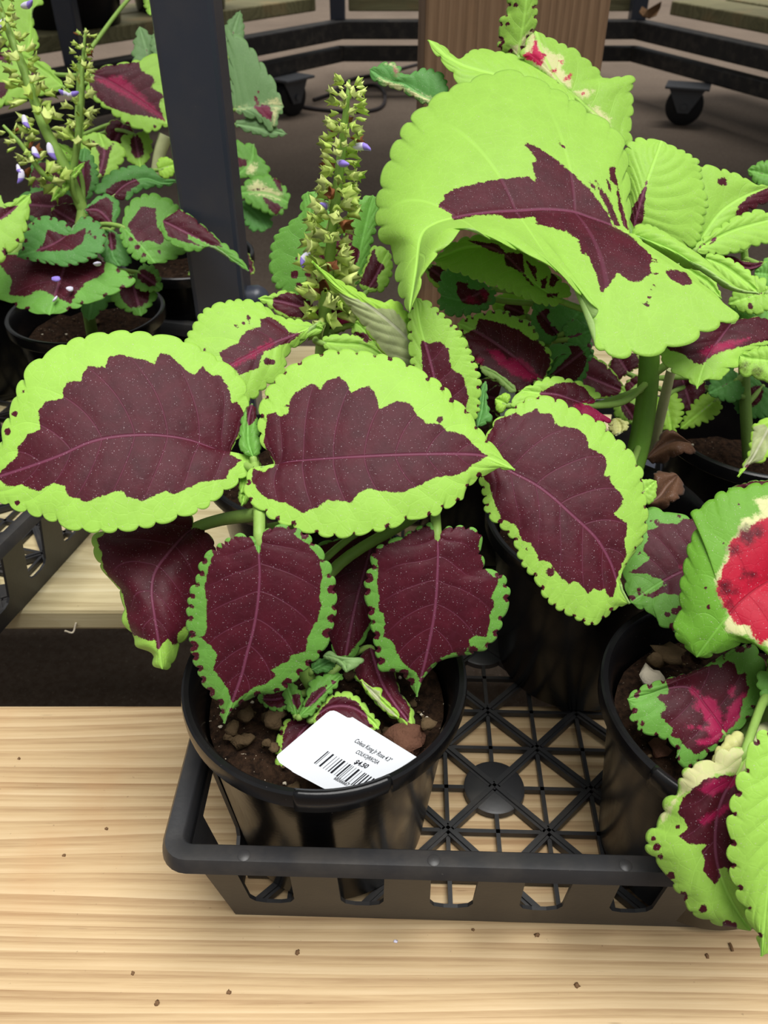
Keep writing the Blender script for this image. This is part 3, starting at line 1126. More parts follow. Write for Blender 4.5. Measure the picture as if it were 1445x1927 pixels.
leaf('A', a((875, 150), (882, 300), (877, 450), (870, 580), (855, 720), (830, 860), (800, 1000), (765, 1150), (738, 1270)),
     a((845, 115), (810, 98), (650, 178), (500, 245), (445, 295), (432, 380), (400, 460), (393, 560), (408, 640), (428, 740), (452, 860), (467, 950), (492, 1075), (560, 1098), (640, 1110), (700, 1190)),
     a((910, 145), (960, 118), (1060, 122), (1165, 157), (1165, 260), (1200, 390), (1250, 420), (1318, 445), (1362, 570), (1345, 660), (1308, 770), (1270, 860), (1210, 935), (1150, 958), (1060, 985), (900, 1020), (840, 1080), (780, 1150)),
     0.338, 'green', n=(0.05, -0.84, 0.54), d=(0, -3, 3, 5, 5), N=(17, 17), amp=9,
     dark=[a((875, 150), (800, 102), (640, 190), (490, 260), (470, 310), (480, 400), (465, 500), (480, 580), (480, 690), (510, 700), (520, 780), (510, 860), (570, 890), (600, 960), (640, 1030), (690, 1080), (720, 1090),
             (755, 1150), (800, 1100), (870, 1020), (980, 970), (1060, 970), (1100, 920), (1090, 880), (1130, 850), (1210, 860), (1230, 760), (1240, 690), (1270, 640), (1240, 600), (1280, 520), (1290, 480), (1210, 410),
             (1190, 370), (1162, 260), (1165, 155), (1060, 118), (960, 112))],
     notch=5.5, NV=6, pet=(818, 940, 0.352), petr=0.0022, label='hanging burgundy leaf with ragged green-spotted edge')
stem('A', [(818, 945, 0.352), (760, 985, 0.362), (640, 1060, 0.362), (540, 1180, 0.352)], [0.0022, 0.0024, 0.0026, 0.003], name='side_shoot', main=False)
leaf('A', a((470, 120), (400, 350), (320, 650), (250, 1000)),
     a((250, 185), (60, 250), (50, 500), (120, 800), (190, 1000)), a((560, 180), (540, 450), (450, 760), (370, 900), (310, 990)),
     0.366, 'green', n=(0, -0.7, 0.7), N=(8, 8), amp=4, dark=[a((470, 100), (250, 190), (40, 255), (30, 500), (110, 800), (190, 990), (270, 990), (340, 900), (430, 760), (520, 450), (560, 170))], d=(0, 0, 0, 4, 4))
a = zt(400, 1180, 3.44)
leaf('A', a((1020, 130), (1090, 350), (1180, 500), (1250, 590), (1290, 670)), a((950, 200), (918, 300), (960, 370), (1040, 470), (1130, 560), (1220, 625)),
     a((1150, 220), (1215, 420), (1285, 510), (1308, 600)), 0.352, 'lime', d=(6, 0, -2, 2, 5), N=(7, 7), amp=5, cup=3,
     dark=[a((1020, 100), (940, 200), (915, 300), (990, 400), (1130, 520), (1200, 580), (1270, 620), (1280, 520), (1210, 420), (1150, 200))], label='small dark leaf with a folded lime edge')
leaf('A', a((960, 340), (1040, 430), (1120, 510), (1205, 590)), a((1020, 385), (1090, 400), (1100, 450), (1150, 500), (1205, 560)), a((990, 410), (1060, 490), (1130, 560)),
     0.346, 'pale', N=(4, 4), amp=3, dark=[a((960, 340), (1040, 400), (1085, 420), (1080, 470), (1130, 520), (1195, 570), (1190, 590), (1060, 490))], pet=False)
leaf('A', a((480, 450), (410, 470), (340, 470), (290, 455)), a((470, 400), (400, 420), (320, 435)), a((490, 530), (410, 540), (340, 510)), 0.353, 'green', N=(6, 6), amp=5, auto=0.72)
leaf('A', a((560, 580), (640, 500), (730, 410), (840, 305)), a((590, 500), (620, 400), (640, 340), (760, 300)), a((640, 570), (720, 480), (790, 400), (835, 340)), 0.350, 'green', N=(7, 7), amp=5,
     dark=[a((590, 520), (640, 430), (740, 370), (720, 430), (640, 510))], spots=[(610, 1300, 4), (628, 1284, 4), (600, 1330, 3), (620, 1335, 3)])
leaf('A', a((540, 570), (520, 480), (490, 400), (480, 330)), a((490, 540), (458, 450), (455, 380)), a((590, 540), (580, 440), (520, 360)), 0.352, 'green', N=(6, 6), amp=4, dark=[a((510, 430), (570, 440), (575, 500), (550, 540), (520, 490))])
leaf('A', a((640, 600), (760, 520), (900, 520), (1010, 590), (1075, 660)), a((690, 530), (760, 450), (840, 420), (920, 445), (990, 510), (1030, 560), (1075, 620)), a((700, 640), (850, 640), (980, 660)), 0.349, 'lime', N=(9, 6), amp=6,
     dark=[a((660, 600), (710, 520), (780, 450), (860, 450), (930, 480), (980, 540), (1000, 590), (1040, 650), (900, 650), (700, 640))], label='small rounded wine red leaf behind the label')
leaf('A', a((660, 600), (560, 700), (520, 850), (570, 960), (650, 1040)), a((560, 590), (460, 620), (425, 720), (412, 820), (425, 920), (480, 990), (570, 1060)), a((760, 680), (760, 820), (720, 930), (690, 1030)), 0.349, 'lime', N=(11, 8), amp=6,
     dark=[a((650, 600), (560, 585), (485, 620), (455, 700), (445, 830), (470, 930), (540, 970), (580, 1010), (640, 1030), (740, 930), (760, 700))], notch=3, label='small rounded wine red leaf under the label')
leaf('A', a((720, 190), (790, 200), (850, 240), (865, 290)), a((760, 165), (800, 190), (850, 205), (975, 215)), a((770, 215), (815, 235), (845, 260)), 0.350, 'green', N=(4, 4), amp=3, pet=False)
leaf('A', a((640, 280), (720, 240), (790, 200)), a((650, 230), (720, 200)), a((690, 300), (780, 270)), 0.354, 'bluegreen', N=(3, 3), amp=3)
# leaf on the long right petiole
a = zt(890, 720, 4.1)
leaf('A', a((70, 560), (180, 620), (300, 690), (480, 785), (620, 890), (740, 1000), (940, 1190), (1050, 1370), (1110, 1530), (1205, 1705)),
     a((85, 480), (112, 410), (165, 312), (250, 240), (350, 172), (430, 118), (560, 112), (660, 132), (760, 195), (880, 258), (1000, 318), (1065, 405), (1185, 495), (1255, 605), (1303, 690), (1305, 800), (1335, 930), (1342, 1080), (1318, 1180), (1275, 1260), (1200, 1370), (1140, 1450), (1118, 1560), (1160, 1650)),
     a((58, 620), (55, 740), (85, 870), (92, 960), (135, 1040), (205, 1100), (262, 1150), (322, 1230), (353, 1330), (405, 1430), (485, 1520), (555, 1650), (645, 1735), (735, 1785), (835, 1835), (920, 1868), (1000, 1820), (1045, 1785), (1100, 1740)),
     0.352, 'lime', n=(0.12, -0.62, 0.78), d=(4, -3, 4, 2, 6), N=(24, 24), amp=7, cup=2.5,
     dark=[a((85, 500), (110, 420), (180, 290), (330, 230), (370, 258), (490, 200), (520, 240), (610, 240), (630, 310), (680, 340), (800, 350), (870, 410), (890, 500), (1020, 570), (1030, 640), (1010, 720), (1060, 720),
             (1060, 780), (1160, 870), (1150, 930), (1090, 1020), (1190, 1090), (1185, 1160), (1165, 1220), (1185, 1330), (1130, 1450), (1080, 1650), (1050, 1660), (1015, 1590), (980, 1610), (930, 1590), (890, 1630),
             (830, 1560), (780, 1530), (740, 1560), (690, 1510), (650, 1470), (590, 1380), (510, 1370), (450, 1240), (380, 1220), (340, 1110), (220, 1050), (160, 920), (120, 780), (80, 720))],
     spots=[(1036, 1076, 8), (990, 1033, 2.5)], notch=2.5, NV=6, pet=(800, 935, 0.362), petr=0.0022, label='large tilted burgundy leaf with a wide lime scalloped border')
stem('A', [(800, 935, 0.362), (700, 955, 0.366), (560, 985, 0.358), (492, 1000, 0.345)], [0.0022, 0.0024, 0.0026, 0.0028], name='side_shoot', main=False)
a = zt(460, 630, 2.779)
leaf('A', a((45, 640), (20, 560), (20, 450), (40, 360)), a((-20, 600), (-20, 480), (0, 400)), a((85, 600), (70, 480), (60, 400)), 0.342, 'green', N=(5, 5), amp=4, dark=[a((10, 380), (60, 350), (70, 430), (20, 480))], pet=(480, 884, .337))
leaf('A', a((50, 640), (30, 700), (0, 760), (-20, 830)), a((20, 640), (-10, 720), (-30, 780)), a((90, 690), (50, 770), (10, 820)), 0.343, 'lime', N=(4, 4), amp=3, pet=(480, 884, .337))
leaf('A', [(468, 905), (462, 925), (455, 952)], [(455, 915), (448, 935)], [(474, 925), (465, 945)], 0.342, 'deep', N=(3, 3), amp=2, pet=False)

# ---- plant C (huge lime leaf)
stem('C', [XYZ(0.116, 0.352, 0.088), (1160, 955, 0.450), (1196, 862, 0.447), (1214, 770, 0.440), (1222, 665, 0.430), (1215, 560, 0.428), (1188, 447, 0.424), (1130, 330, 0.43)], [0.0062, 0.0064, 0.0058, 0.0056, 0.0052, 0.0042, 0.003, 0.0022], M_STEM_D)
z1 = zt(700, 100, 2.89)
z2 = zt(1000, 240, 3.247)
leaf('C', z1((1400, 990), (1290, 935), (1180, 895), (1080, 862), (940, 850), (800, 858), (640, 868), (480, 890), (340, 930), (268, 1000), (240, 1200), (205, 1410)),
     z1((1400, 800), (1385, 600), 0.10, (1364, 480), (1292, 387), (1200, 335), (1104, 263), (968, 182), (803, 106), 0.34, (690, 104), (600, 125), (490, 168), (375, 222), (285, 292), (210, 355), (140, 470), (85, 590), 0.60, (42, 740), (28, 880), (48, 1000), (120, 1090), 0.78, (140, 1250), (185, 1380)),
     z2((640, 655), (720, 740), (900, 850), (1000, 920), 0.07, (1130, 1040), (1245, 1140)) + z2((1215, 1178), (1140, 1205), (1070, 1240), (965, 1300), (870, 1340), (760, 1375), (640, 1385), (540, 1392), (430, 1365), (378, 1280), 0.34, (388, 1150), (380, 1090)) +
     z1((1110, 1290), (960, 1150), 0.55, (760, 1058), (620, 1000), (490, 960), 0.76, (400, 1050), (300, 1160), 0.88, (250, 1290)),
     0.400, 'lime_bright', n=(-0.05, -0.62, 0.78), d=(14, -6, -26, 26, -16), N=(24, 18), amp=12, cup=5, NV=4, sl=0.12, Nu=330, Nv=44,
     dark=[z1((355, 830), (390, 800), (390, 770), (450, 740), (560, 710), (700, 685), (850, 670), (895, 710), (870, 600), (900, 580), (820, 485), (880, 500), (990, 570), (1100, 660), (1200, 760), (1280, 870), (1310, 940), (1400, 990)) +
           z2((740, 790), (720, 850), (730, 890), (680, 930), (620, 950), (560, 910), (520, 880), (500, 930), (425, 1020), (400, 900), (340, 770), (300, 770), (290, 690), (210, 630), (180, 640)) +
           z1((1050, 970), (980, 950), (890, 930), (890, 890), (830, 895), (730, 900), (700, 880), (580, 880), (440, 910), (430, 870)),
           z2((380, 310), (470, 430), (545, 605), (500, 590), (450, 470)), z2((475, 240), (510, 240), (540, 420), (595, 630), (560, 600), (530, 480), (520, 360), (480, 320)), z2((345, 325), (380, 340), (388, 380), (365, 365)),
           z2((460, 320), (485, 340), (488, 400), (470, 380)), z2((810, 880), (870, 865), (950, 890), (990, 955), (920, 965), (850, 930)), z2((160, 75), (205, 115), (205, 130), (180, 115))],
     spots=[(1222, 559, 4), (1217, 573, 5), (1231, 538, 3), (1235, 514, 3), (1225, 545, 2), (1207, 571, 2), (1235, 492, 3)], pet=False, label='huge lime leaf folded over with a burgundy splash')
leaf('C', z2((615, 645), (660, 480), (708, 320), (795, 80)), z2((590, 560), (585, 400), (570, 250), (575, 130), (600, 95), (650, 70), (720, 74)),
     z2((700, 650), (850, 720), (1000, 720), (1040, 610), (1055, 530), (1072, 480), (1062, 400), (1040, 330), (1020, 215), (975, 175), (925, 145), (865, 118)), 0.436, 'lime_bright', n=(0.1, -0.8, 0.55), d=(0, -3, 6, 8, 6), N=(9, 22), amp=8, NV=9, quilt=0.5,
     dark=[z2((705, 325), (620, 490), (600, 560), (600, 630), (640, 600), (680, 580), (690, 500), (705, 400))], pet=(1190, 450, 0.428))
leaf('C', z2((612, 660), (700, 690), (860, 760), (1000, 850), (1120, 930), (1250, 1000), (1385, 1015)), z2((630, 610), (690, 592), (760, 612), (860, 670), (950, 730), (1050, 800), (1150, 900), (1230, 975), (1310, 1003)),
     z2((660, 690), (730, 745), (840, 800), (940, 855), (1040, 880), (1120, 940), (1200, 990), (1300, 1012)), 0.398, 'lime', n=(0.1, -0.75, 0.6), d=(14, 0, -4, 8, 4), N=(16, 10), amp=5, cup=4, NV=8, quilt=0.4, pet=(1190, 455, 0.424))
leaf('C', z2((1060, 800), (1180, 850), (1290, 930), (1392, 1015)), z2((1090, 775), (1200, 800), (1330, 880), (1370, 950)), z2((1120, 880), (1200, 960), (1290, 1000)), 0.418, 'lime', N=(7, 7), amp=5, pet=False)
leaf('C', z2((900, 830), (1000, 900), (1080, 950), (1160, 1045)), z2((960, 830), (1060, 880), (1130, 950)), z2((930, 880), (1020, 960), (1100, 1020)), 0.424, 'deep', N=(5, 5), amp=4)
# back leaves of plant C
z3 = zt(690, 0, 2.779)
leaf('C', z3((1330, 760), (1240, 640), (1120, 530), (1000, 420), (930, 300), (880, 160)), z3((1200, 720), (1080, 600), (940, 460), (840, 330), (810, 280), (850, 200)),
     z3((1380, 740), (1378, 650), (1390, 570), (1390, 530), (1380, 470), (1400, 420), (1360, 398), (1240, 412), (1215, 375), (1100, 270), (1060, 250), (980, 212)), 0.462, 'lime_bright', n=(0.2, -0.75, 0.62), N=(10, 15), amp=7, d=(0, 0, 0, 6, 6),
     cream=[z3((860, 160), (900, 220), (950, 270), (1030, 300), (1020, 360), (1070, 420), (1060, 460), (950, 400), (820, 290)), z3((1080, 480), (1150, 470), (1190, 480), (1130, 520)), z3((1150, 540), (1220, 570), (1270, 620), (1265, 660), (1180, 600))],
     pink=[z3((880, 195), (900, 260), (935, 290), (910, 345), (830, 310), (812, 288), (860, 270)), z3((955, 375), (990, 355), (990, 375), (965, 392)), z3((1035, 415), (1070, 385), (1075, 395), (1045, 425)), z3((1005, 322), (1025, 318), (1020, 335)), z3((1090, 495), (1140, 488), (1120, 502))], label='lime leaf with a cream and bright pink patch')
leaf('C', z3((790, 300), (810, 180), (830, 60), (850, -140)), z3((740, 275), (690, 250), (700, 200), (700, 110), (738, 60), (740, -10), (780, -80)), z3((840, 220), (880, 130), (885, 0), (890, -80)), 0.470, 'lime', n=(-0.3, -0.9, 0.3), N=(9, 8), amp=8, d=(0, 0, 0, 4, 4),
     cream=[z3((750, 270), (800, 290), (850, 220), (870, 150), (820, 190), (800, 240), (760, 240))], spots=[(970, 10, 4), (955, 45, 4), (946, 80, 4)], notch=3)
leaf('C', z3((1100, 560), (900, 470), (700, 400), (520, 350), (420, 300), (320, 208)), z3((1080, 500), (960, 400), (850, 320), (740, 280), (660, 268), (590, 255), (530, 275), (480, 310), (400, 240), (350, 218)),
     z3((1000, 580), (800, 560), (640, 520), (500, 450), (440, 370), (370, 290)), 0.452, 'deep', n=(0.05, -0.6, 0.8), N=(15, 8), amp=6, d=(0, 0, 0, 8, 0), NV=9, quilt=0.4)
leaf('C', z3((390, 545), (290, 500), (190, 440), (100, 420), (15, 362)), z3((420, 460), (395, 395), (350, 370), (300, 362), (250, 380), (190, 395), (165, 345), (100, 330)), z3((300, 540), (180, 470), (90, 445), (40, 420)), 0.462, 'bluegreen', n=(-0.1, -0.8, 0.6), N=(12, 6), amp=6,
     cream=[z3((60, 400), (130, 430), (250, 480), (380, 530), (330, 545), (180, 470), (90, 440)), z3((90, 330), (140, 330), (160, 380), (140, 345))], pink=[z3((140, 350), (172, 385), (150, 390))], pet=(900, 260, 0.470), petmat=M_STEM_K, petr=0.0024)
# lime leaf hanging below the huge one
z5 = zt(760, 460, 3.6125)
leaf('C', z5((1050, 370), (930, 300), (800, 190), (690, 80), (560, 20), (400, 30), (200, 110)), z5((1140, 330), (1060, 235), (930, 120), (760, 0), (560, -60), (350, -20)), z5((1080, 395), (980, 412), (850, 372), (700, 312), (500, 240), (380, 190), (280, 165)), 0.425, 'lime', n=(0, -0.6, 0.8), N=(12, 15), amp=6,
     dark=[z5((430, -30), (640, 0), (700, 60), (810, 60), (820, 200), (890, 290), (850, 260), (800, 190), (690, 140), (680, 70), (580, 40)), z5((830, 110), (900, 160), (902, 250), (870, 205), (850, 160)), z5((930, 240), (980, 210), (960, 300), (935, 300)),
           z5((1000, 190), (1060, 240), (1010, 290), (985, 280)), z5((970, 335), (1050, 330), (1040, 360), (975, 355))], pet=(1210, 600, 0.430))

# ---- plant B (flower spike)
stem('B', [XYZ(-0.045, 0.408, 0.088), (598, 760, 0.470), (606, 650, 0.455), (612, 560, 0.440)], [0.0042, 0.004, 0.0038, 0.003])
a = zt(330, 340, 2.89)
leaf('B', a((760, 790), (620, 850), (540, 880), (420, 940), (290, 1010), (150, 1090)), a((690, 762), (570, 742), (460, 668), (360, 650), (240, 668), (152, 712), (102, 790), (60, 870), (60, 1000), (90, 1070)),
     a((790, 775), (700, 860), (610, 940), (585, 1060), (500, 1110), (400, 1195), (280, 1180)), 0.405, 'lime', d=(10, 0, -2, 4, 4), N=(19, 14), amp=7,
     dark=[a((235, 935), (280, 910), (340, 880), (380, 820), (470, 790), (460, 750), (520, 740), (600, 800), (620, 830), (700, 820), (620, 880), (480, 930), (450, 1020), (350, 1055), (300, 1010), (260, 980)), a((390, 735), (415, 740), (405, 790))],
     spots=[(445, 614, 4), (458, 609, 3), (504, 680, 7), (385, 658, 4), (467, 597, 4), (513, 681, 5), (420, 660, 3)], pink=[a((300, 1000), (420, 930), (520, 865), (545, 885), (430, 955), (320, 1015))], label='lime leaf with a burgundy heart and pink midrib')
leaf('B', a((830, 600), (780, 480), (750, 300), (735, 180), (720, 58)), a((700, 655), (562, 588), (518, 470), (542, 312), (640, 218), (682, 185), (690, 95)), a((900, 560), (920, 400), (860, 200), (800, 90)), 0.47, 'green', n=(-0.1, -0.85, 0.5), N=(16, 12), amp=7,
     dark=[a((720, 620), (690, 640), (690, 580), (720, 540), (700, 500), (760, 470), (720, 420), (800, 390), (900, 300), (960, 240), (980, 560), (820, 610))], spots=[(554, 517, 8), (563, 537, 6), (568, 548, 7), (558, 486, 4), (572, 500, 5)])
leaf('B', a((970, 570), (1000, 400), (1040, 220), (1075, 78)), a((900, 420), (930, 250), (960, 130), (1015, 98)), a((1012, 530), (1050, 400), (1090, 250), (1108, 120)), 0.48, 'green', n=(0.2, -0.85, 0.5), N=(9, 9), amp=6,
     dark=[a((880, 420), (940, 240), (970, 260), (960, 350), (1000, 370), (1000, 420), (950, 500), (930, 560), (880, 560))])
leaf('B', a((790, 720), (690, 690), (580, 660), (450, 640)), a((700, 640), (600, 602), (520, 622)), a((740, 750), (600, 742), (530, 700)), 0.445, 'deep', N=(7, 7), amp=5, dark=[a((800, 640), (600, 605), (530, 640), (530, 690), (620, 740), (790, 760))])
leaf('B', a((840, 830), (900, 750), (960, 690), (1030, 640)), a((820, 720), (900, 660), (970, 620)), a((880, 830), (960, 790), (1040, 720)), 0.45, 'deep', N=(6, 6), amp=4, auto=0.95, pink=[a((860, 800), (900, 680), (980, 680), (1000, 750), (900, 810))])
leaf('B', a((1340, 1035), (1290, 900), (1200, 800), (1050, 680), (900, 590), (742, 437)), a((1352, 960), (1310, 820), (1250, 705), (1190, 652), (1130, 660), (1060, 640), (1000, 602), (930, 565), (830, 505)),
     a((1240, 1020), (1150, 950), (1070, 860), (990, 740), (900, 640), (820, 545)), 0.388, 'pale', n=(0.15, -0.85, 0.5), d=(6, 0, -2, 4, 2), N=(13, 8), amp=6, NV=8, quilt=0.6,
     dark=[a((880, 610), (1000, 650), (1090, 690), (1190, 700), (1250, 770), (1275, 880), (1290, 1040), (1200, 1010), (1000, 760))], pet=(800, 760, 0.41), label='leaf turned over to its pale greyish underside')
leaf('B', a((800, 880), (900, 890), (1020, 900), (1140, 960)), a((820, 850), (950, 840), (1060, 880)), a((840, 930), (960, 970), (1080, 990)), 0.42, 'lime', N=(7, 7), amp=5, spots=[(690, 640, 6), (680, 630, 6), (668, 628, 4)])
leaf('B', a((960, 780), (1000, 790), (1060, 860), (1090, 900)), a((980, 750), (1050, 790), (1080, 840)), a((960, 820), (1010, 850), (1050, 890)), 0.44, 'lime', N=(6, 6), amp=5, dark=[a((970, 820), (1040, 830), (1070, 870), (990, 860))])
leaf('B', a((1040, 600), (1090, 520), (1130, 440), (1160, 380)), a((1000, 560), (1040, 450), (1080, 360)), a((1120, 600), (1170, 520), (1175, 440)), 0.47, 'lime', N=(6, 6), amp=5, dark=[a((1000, 560), (1050, 440), (1080, 360), (1100, 430), (1140, 470), (1100, 520), (1100, 590))])
leaf('B', a((800, 810), (760, 800), (740, 790), (790, 765)), a((780, 830), (730, 850), (660, 900)), a((800, 790), (795, 780)), 0.42, 'lime', N=(4, 3), amp=3, pet=False)
# right-hand neighbours of plant B
leaf('B', z5((280, 1230), (230, 1000), (170, 760), (110, 550), (82, 362)), z5((100, 1050), (50, 780), (35, 550), (50, 420)), z5((480, 1180), (510, 1050), (512, 900), (450, 735), (385, 605), (275, 490), (165, 395)), 0.392, 'deep', n=(0.1, -0.8, 0.6), N=(12, 20), amp=7,
     dark=[z5((115, 640), (160, 670), (250, 662), (300, 705), (325, 850), (400, 890), (420, 960), (445, 1040), (420, 1120), (280, 1230), (150, 1050), (120, 830))], notch=2.0, pet=(800, 800, 0.42), label='lime scalloped leaf with dark base behind the broad burgundy leaf')
leaf('B', z5((500, 1240), (530, 1120), (545, 1020), (555, 930)), z5((490, 1150), (510, 1020)), z5((590, 1190), (570, 1090)), 0.40, 'bluegreen', N=(5, 5), amp=5, pet=False)
stem('K', [XYZ(0.072, 0.478, 0.078), (955, 750, 0.53), (1000, 690, 0.505), (1030, 640, 0.485), (1020, 555, 0.465)], [0.004, 0.0038, 0.0034, 0.003, 0.0022], M_STEM_D)
leaf('K', z5((945, 930), (850, 860), (740, 760), (600, 660), (480, 590), (362, 540)), z5((1000, 800), (975, 705), (915, 650), (890, 580), (825, 515), (755, 500), (690, 455), (600, 455), (500, 482), (430, 495)),
     z5((870, 955), (780, 992), (660, 930), (540, 850), (480, 780), (420, 700), (400, 610)), 0.43, 'deep', n=(0.05, -0.6, 0.8), N=(15, 12), amp=7,
     dark=[z5((510, 505), (600, 520), (680, 545), (780, 580), (860, 640), (930, 680), (990, 760), (1000, 800), (950, 920), (870, 940), (830, 990), (760, 990), (640, 900), (480, 790), (440, 690), (400, 610), (480, 580))],
     pink=[z5((570, 720), (640, 715), (700, 780), (780, 770), (860, 830), (940, 920), (850, 920), (750, 890), (650, 820)), z5((480, 770), (540, 780), (520, 830))], notch=2.5, pet=(1010, 690, 0.475), label='dark wine leaf with magenta centre and lime scalloped rim')
leaf('K', z5((520, 840), (620, 880), (700, 950), (760, 1000)), z5((560, 840), (660, 900), (740, 960)), z5((560, 890), (640, 930), (720, 1000)), 0.422, 'lime', N=(4, 4), amp=3, pet=False)
leaf('K', z5((620, 300), (520, 330), (400, 380), (250, 350)), z5((560, 280), (420, 200), (290, 175), (240, 280)), z5((600, 400), (480, 470), (330, 480), (240, 420)), 0.455, 'bluegreen', N=(9, 9), amp=7, dark=[z5((360, 250), (430, 260), (440, 300), (520, 310), (540, 290), (580, 340), (560, 400), (480, 415), (400, 400), (360, 350))],
     pink=[z5((420, 360), (470, 350), (500, 390), (440, 400)), z5((520, 310), (560, 320), (575, 370), (550, 380))])
qleaf('K', z5((300, 260))[0], z5((140, 140))[0], 40, 0.47, auto=0.7, mat='deep', N=(4, 4), amp=3)
qleaf('K', z5((830, 480))[0], z5((600, 380))[0], 90, 0.475, auto=0.3, mat='deep', N=(6, 6), amp=4)
qleaf('K', z5((1080, 600))[0], z5((1220, 420))[0], 90, 0.455, auto=0.0, mat='bluegreen', N=(7, 7), amp=5)
qleaf('K', z5((1050, 620))[0], z5((880, 400))[0], 70, 0.46, auto=0.5, mat='bluegreen', N=(7, 7), amp=5)
qleaf('K', z5((1110, 640))[0], z5((1290, 580))[0], 60, 0.45, auto=0.1, mat='bluegreen', N=(6, 6), amp=4)
qleaf('K', z5((1000, 900))[0], z5((1260, 700))[0], 90, 0.44, auto=0.75, mat='bluegreen', N=(9, 9), amp=5)
qleaf('K', z5((1060, 680))[0], z5((1290, 760))[0], 100, 0.462, auto=0.8, mat='bluegreen', N=(9, 9), amp=5)
leaf('C', z5((950, 930), (1000, 830), (1050, 760), (1140, 740)), z5((960, 850), (990, 700), (1060, 680), (1120, 700)), z5((1000, 880), (1080, 800)), 0.44, 'bluegreen', N=(4, 4), amp=2, pet=False)
leaf('C', z5((1250, 1090), (1150, 1060), (1030, 1020), (900, 1010), (800, 990)), z5((1330, 1030), (1230, 950), (1120, 920), (1000, 905), (900, 940)), z5((1400, 1200), (1250, 1200), (1000, 1140), (850, 1100), (720, 1090)), 0.392, 'lime', n=(0.15, -0.6, 0.8), N=(9, 9), amp=6,
     dark=[z5((920, 1010), (1040, 940), (1160, 940), (1230, 980), (1320, 1080), (1450, 1200), (1380, 1260), (1150, 1200), (1000, 1140))], pink=[z5((1150, 1100), (1280, 1060), (1380, 1130), (1430, 1200), (1380, 1230), (1250, 1170))], label='wine red leaf with pale pink veins behind the tilted leaf')
leaf('C', z5((1440, 1180), (1470, 1230), (1470, 1280), (1440, 1300)), z5((1400, 1210), (1400, 1260)), z5((1520, 1210), (1510, 1260)), 0.40, 'cream', N=(4, 4), amp=4, dark=[z5((1400, 1230), (1420, 1215), (1420, 1250))], pet=False)
qleaf('K', (985, 760), (905, 745), 70, 0.50, auto=0.95, mat='deep', N=(6, 6), amp=4)
qleaf('K', (1010, 735), (1090, 790), 70, 0.50, auto=0.95, mat='deep', N=(6, 6), amp=4)
qleaf('K', (1060, 690), (1180, 740), 80, 0.50, auto=0.9, mat='deep', N=(6, 6), amp=4)
qleaf('K', (960, 770), (850, 720), 80, 0.51, auto=0.9, mat='deep', N=(6, 6), amp=4)
qleaf('C', z5((700, 1090))[0], z5((620, 1050))[0], 40, 0.40, auto=0.0, mat='pale', N=(4, 4), amp=2)

# ---- plant D (right pot)
stem('D', [XYZ(0.153, 0.2275, 0.088), (1440, 1330, 0.345), (1470, 1200, 0.338), (1480, 1090, 0.334)], [0.004, 0.0038, 0.0034, 0.0028], M_STEM)
a = zt(1160, 880, 5.07)
leaf('D', [(1475, 1085), (1435, 1100), (1395, 1130), (1360, 1170), (1310, 1237)],
     [(1520, 1010), (1500, 930)] + a((1440, 152), (1200, 192), (1000, 238), (860, 345), (720, 440), (775, 560), (700, 720), (655, 920), (635, 1010), (612, 1150), (615, 1270), (600, 1400), (545, 1545), (640, 1690)),
     [(1540, 1130), (1530, 1230), (1480, 1260)] + a((1340, 1690), (1200, 1680), (1080, 1720), (960, 1775), (850, 1808)), 0.318, 'red', n=(-0.15, -0.65, 0.75), d=(4, -3, 4, 3, 3), N=(20, 10), amp=7, cup=3, NV=5,
     cream=[a((1310, 300), (1445, 280), (1800, 280), (1800, 1800), (1445, 1720), (1340, 1660), (1230, 1600), (1130, 1580), (1050, 1560), (1020, 1480), (1060, 1400), (1000, 1250), (940, 1100), (960, 1000), (1040, 900), (1080, 700), (1150, 640), (1200, 500), (1380, 430))],
     pink=[a((1445, 480), (1380, 490), (1310, 540), (1250, 600), (1140, 620), (1180, 650), (1080, 700), (1070, 880), (1030, 930), (990, 1040), (940, 1150), (1000, 1250), (1040, 1380), (1100, 1400), (1110, 1490), (1270, 1510), (1330, 1640), (1390, 1700), (1445, 1640), (1900, 1700), (1900, 400))],
     smudge=[(1407, 1008, 18), (1425, 1000, 12), (1404, 1082, 8), (1414, 1081, 8), (1365, 1107, 14), (1380, 1110, 8), (1371, 1142, 9), (1380, 1035, 10)], spots=[(1390, 948, 3), (1360, 1022, 3), (1333, 1142, 4), (1328, 1107, 3)], label='green-edged leaf with a bright red centre and cream seam')
leaf('D', a((900, 900), (700, 960), (450, 1080), (130, 1290)), a((850, 560), (700, 475), (560, 445), (300, 385), (120, 480), (50, 760), (62, 960), (100, 1180)), a((850, 1400), (600, 1560), (480, 1520), (400, 1490), (360, 1400), (230, 1340)), 0.372, 'green', N=(8, 9), amp=6,
     dark=[a((640, 490), (800, 500), (900, 600), (900, 1000), (640, 1180), (590, 1260), (580, 1200), (440, 1200), (340, 1250), (290, 1220), (400, 1160), (480, 1110), (400, 1050), (340, 1060), (320, 1020), (120, 1000), (200, 960), (330, 860), (250, 800), (200, 830), (300, 700), (290, 600), (400, 570), (420, 530), (580, 540))],
     spots=[(1203, 1110, 4), (1189, 1124, 6), (1255, 1156, 5), (1270, 1150, 7), (1280, 1144, 5), (1266, 1180, 7), (1225, 980, 3), (1236, 982, 5), (1277, 971, 4), (1204, 1118, 2), (1213, 1119, 2)], pink=[a((600, 940), (680, 920), (700, 1000), (620, 980))], label='flat green leaf blotched dull burgundy')
qleaf('D', (1480, 925), (1370, 920), 40, 0.335, auto=0.9, mat='red', N=(4, 4), amp=3)
qleaf('C', (1200, 935), (1235, 905), 50, 0.385, auto=0.0, mat='deep', N=(4, 4), amp=3)
a = zt(1160, 1200, 5.07)
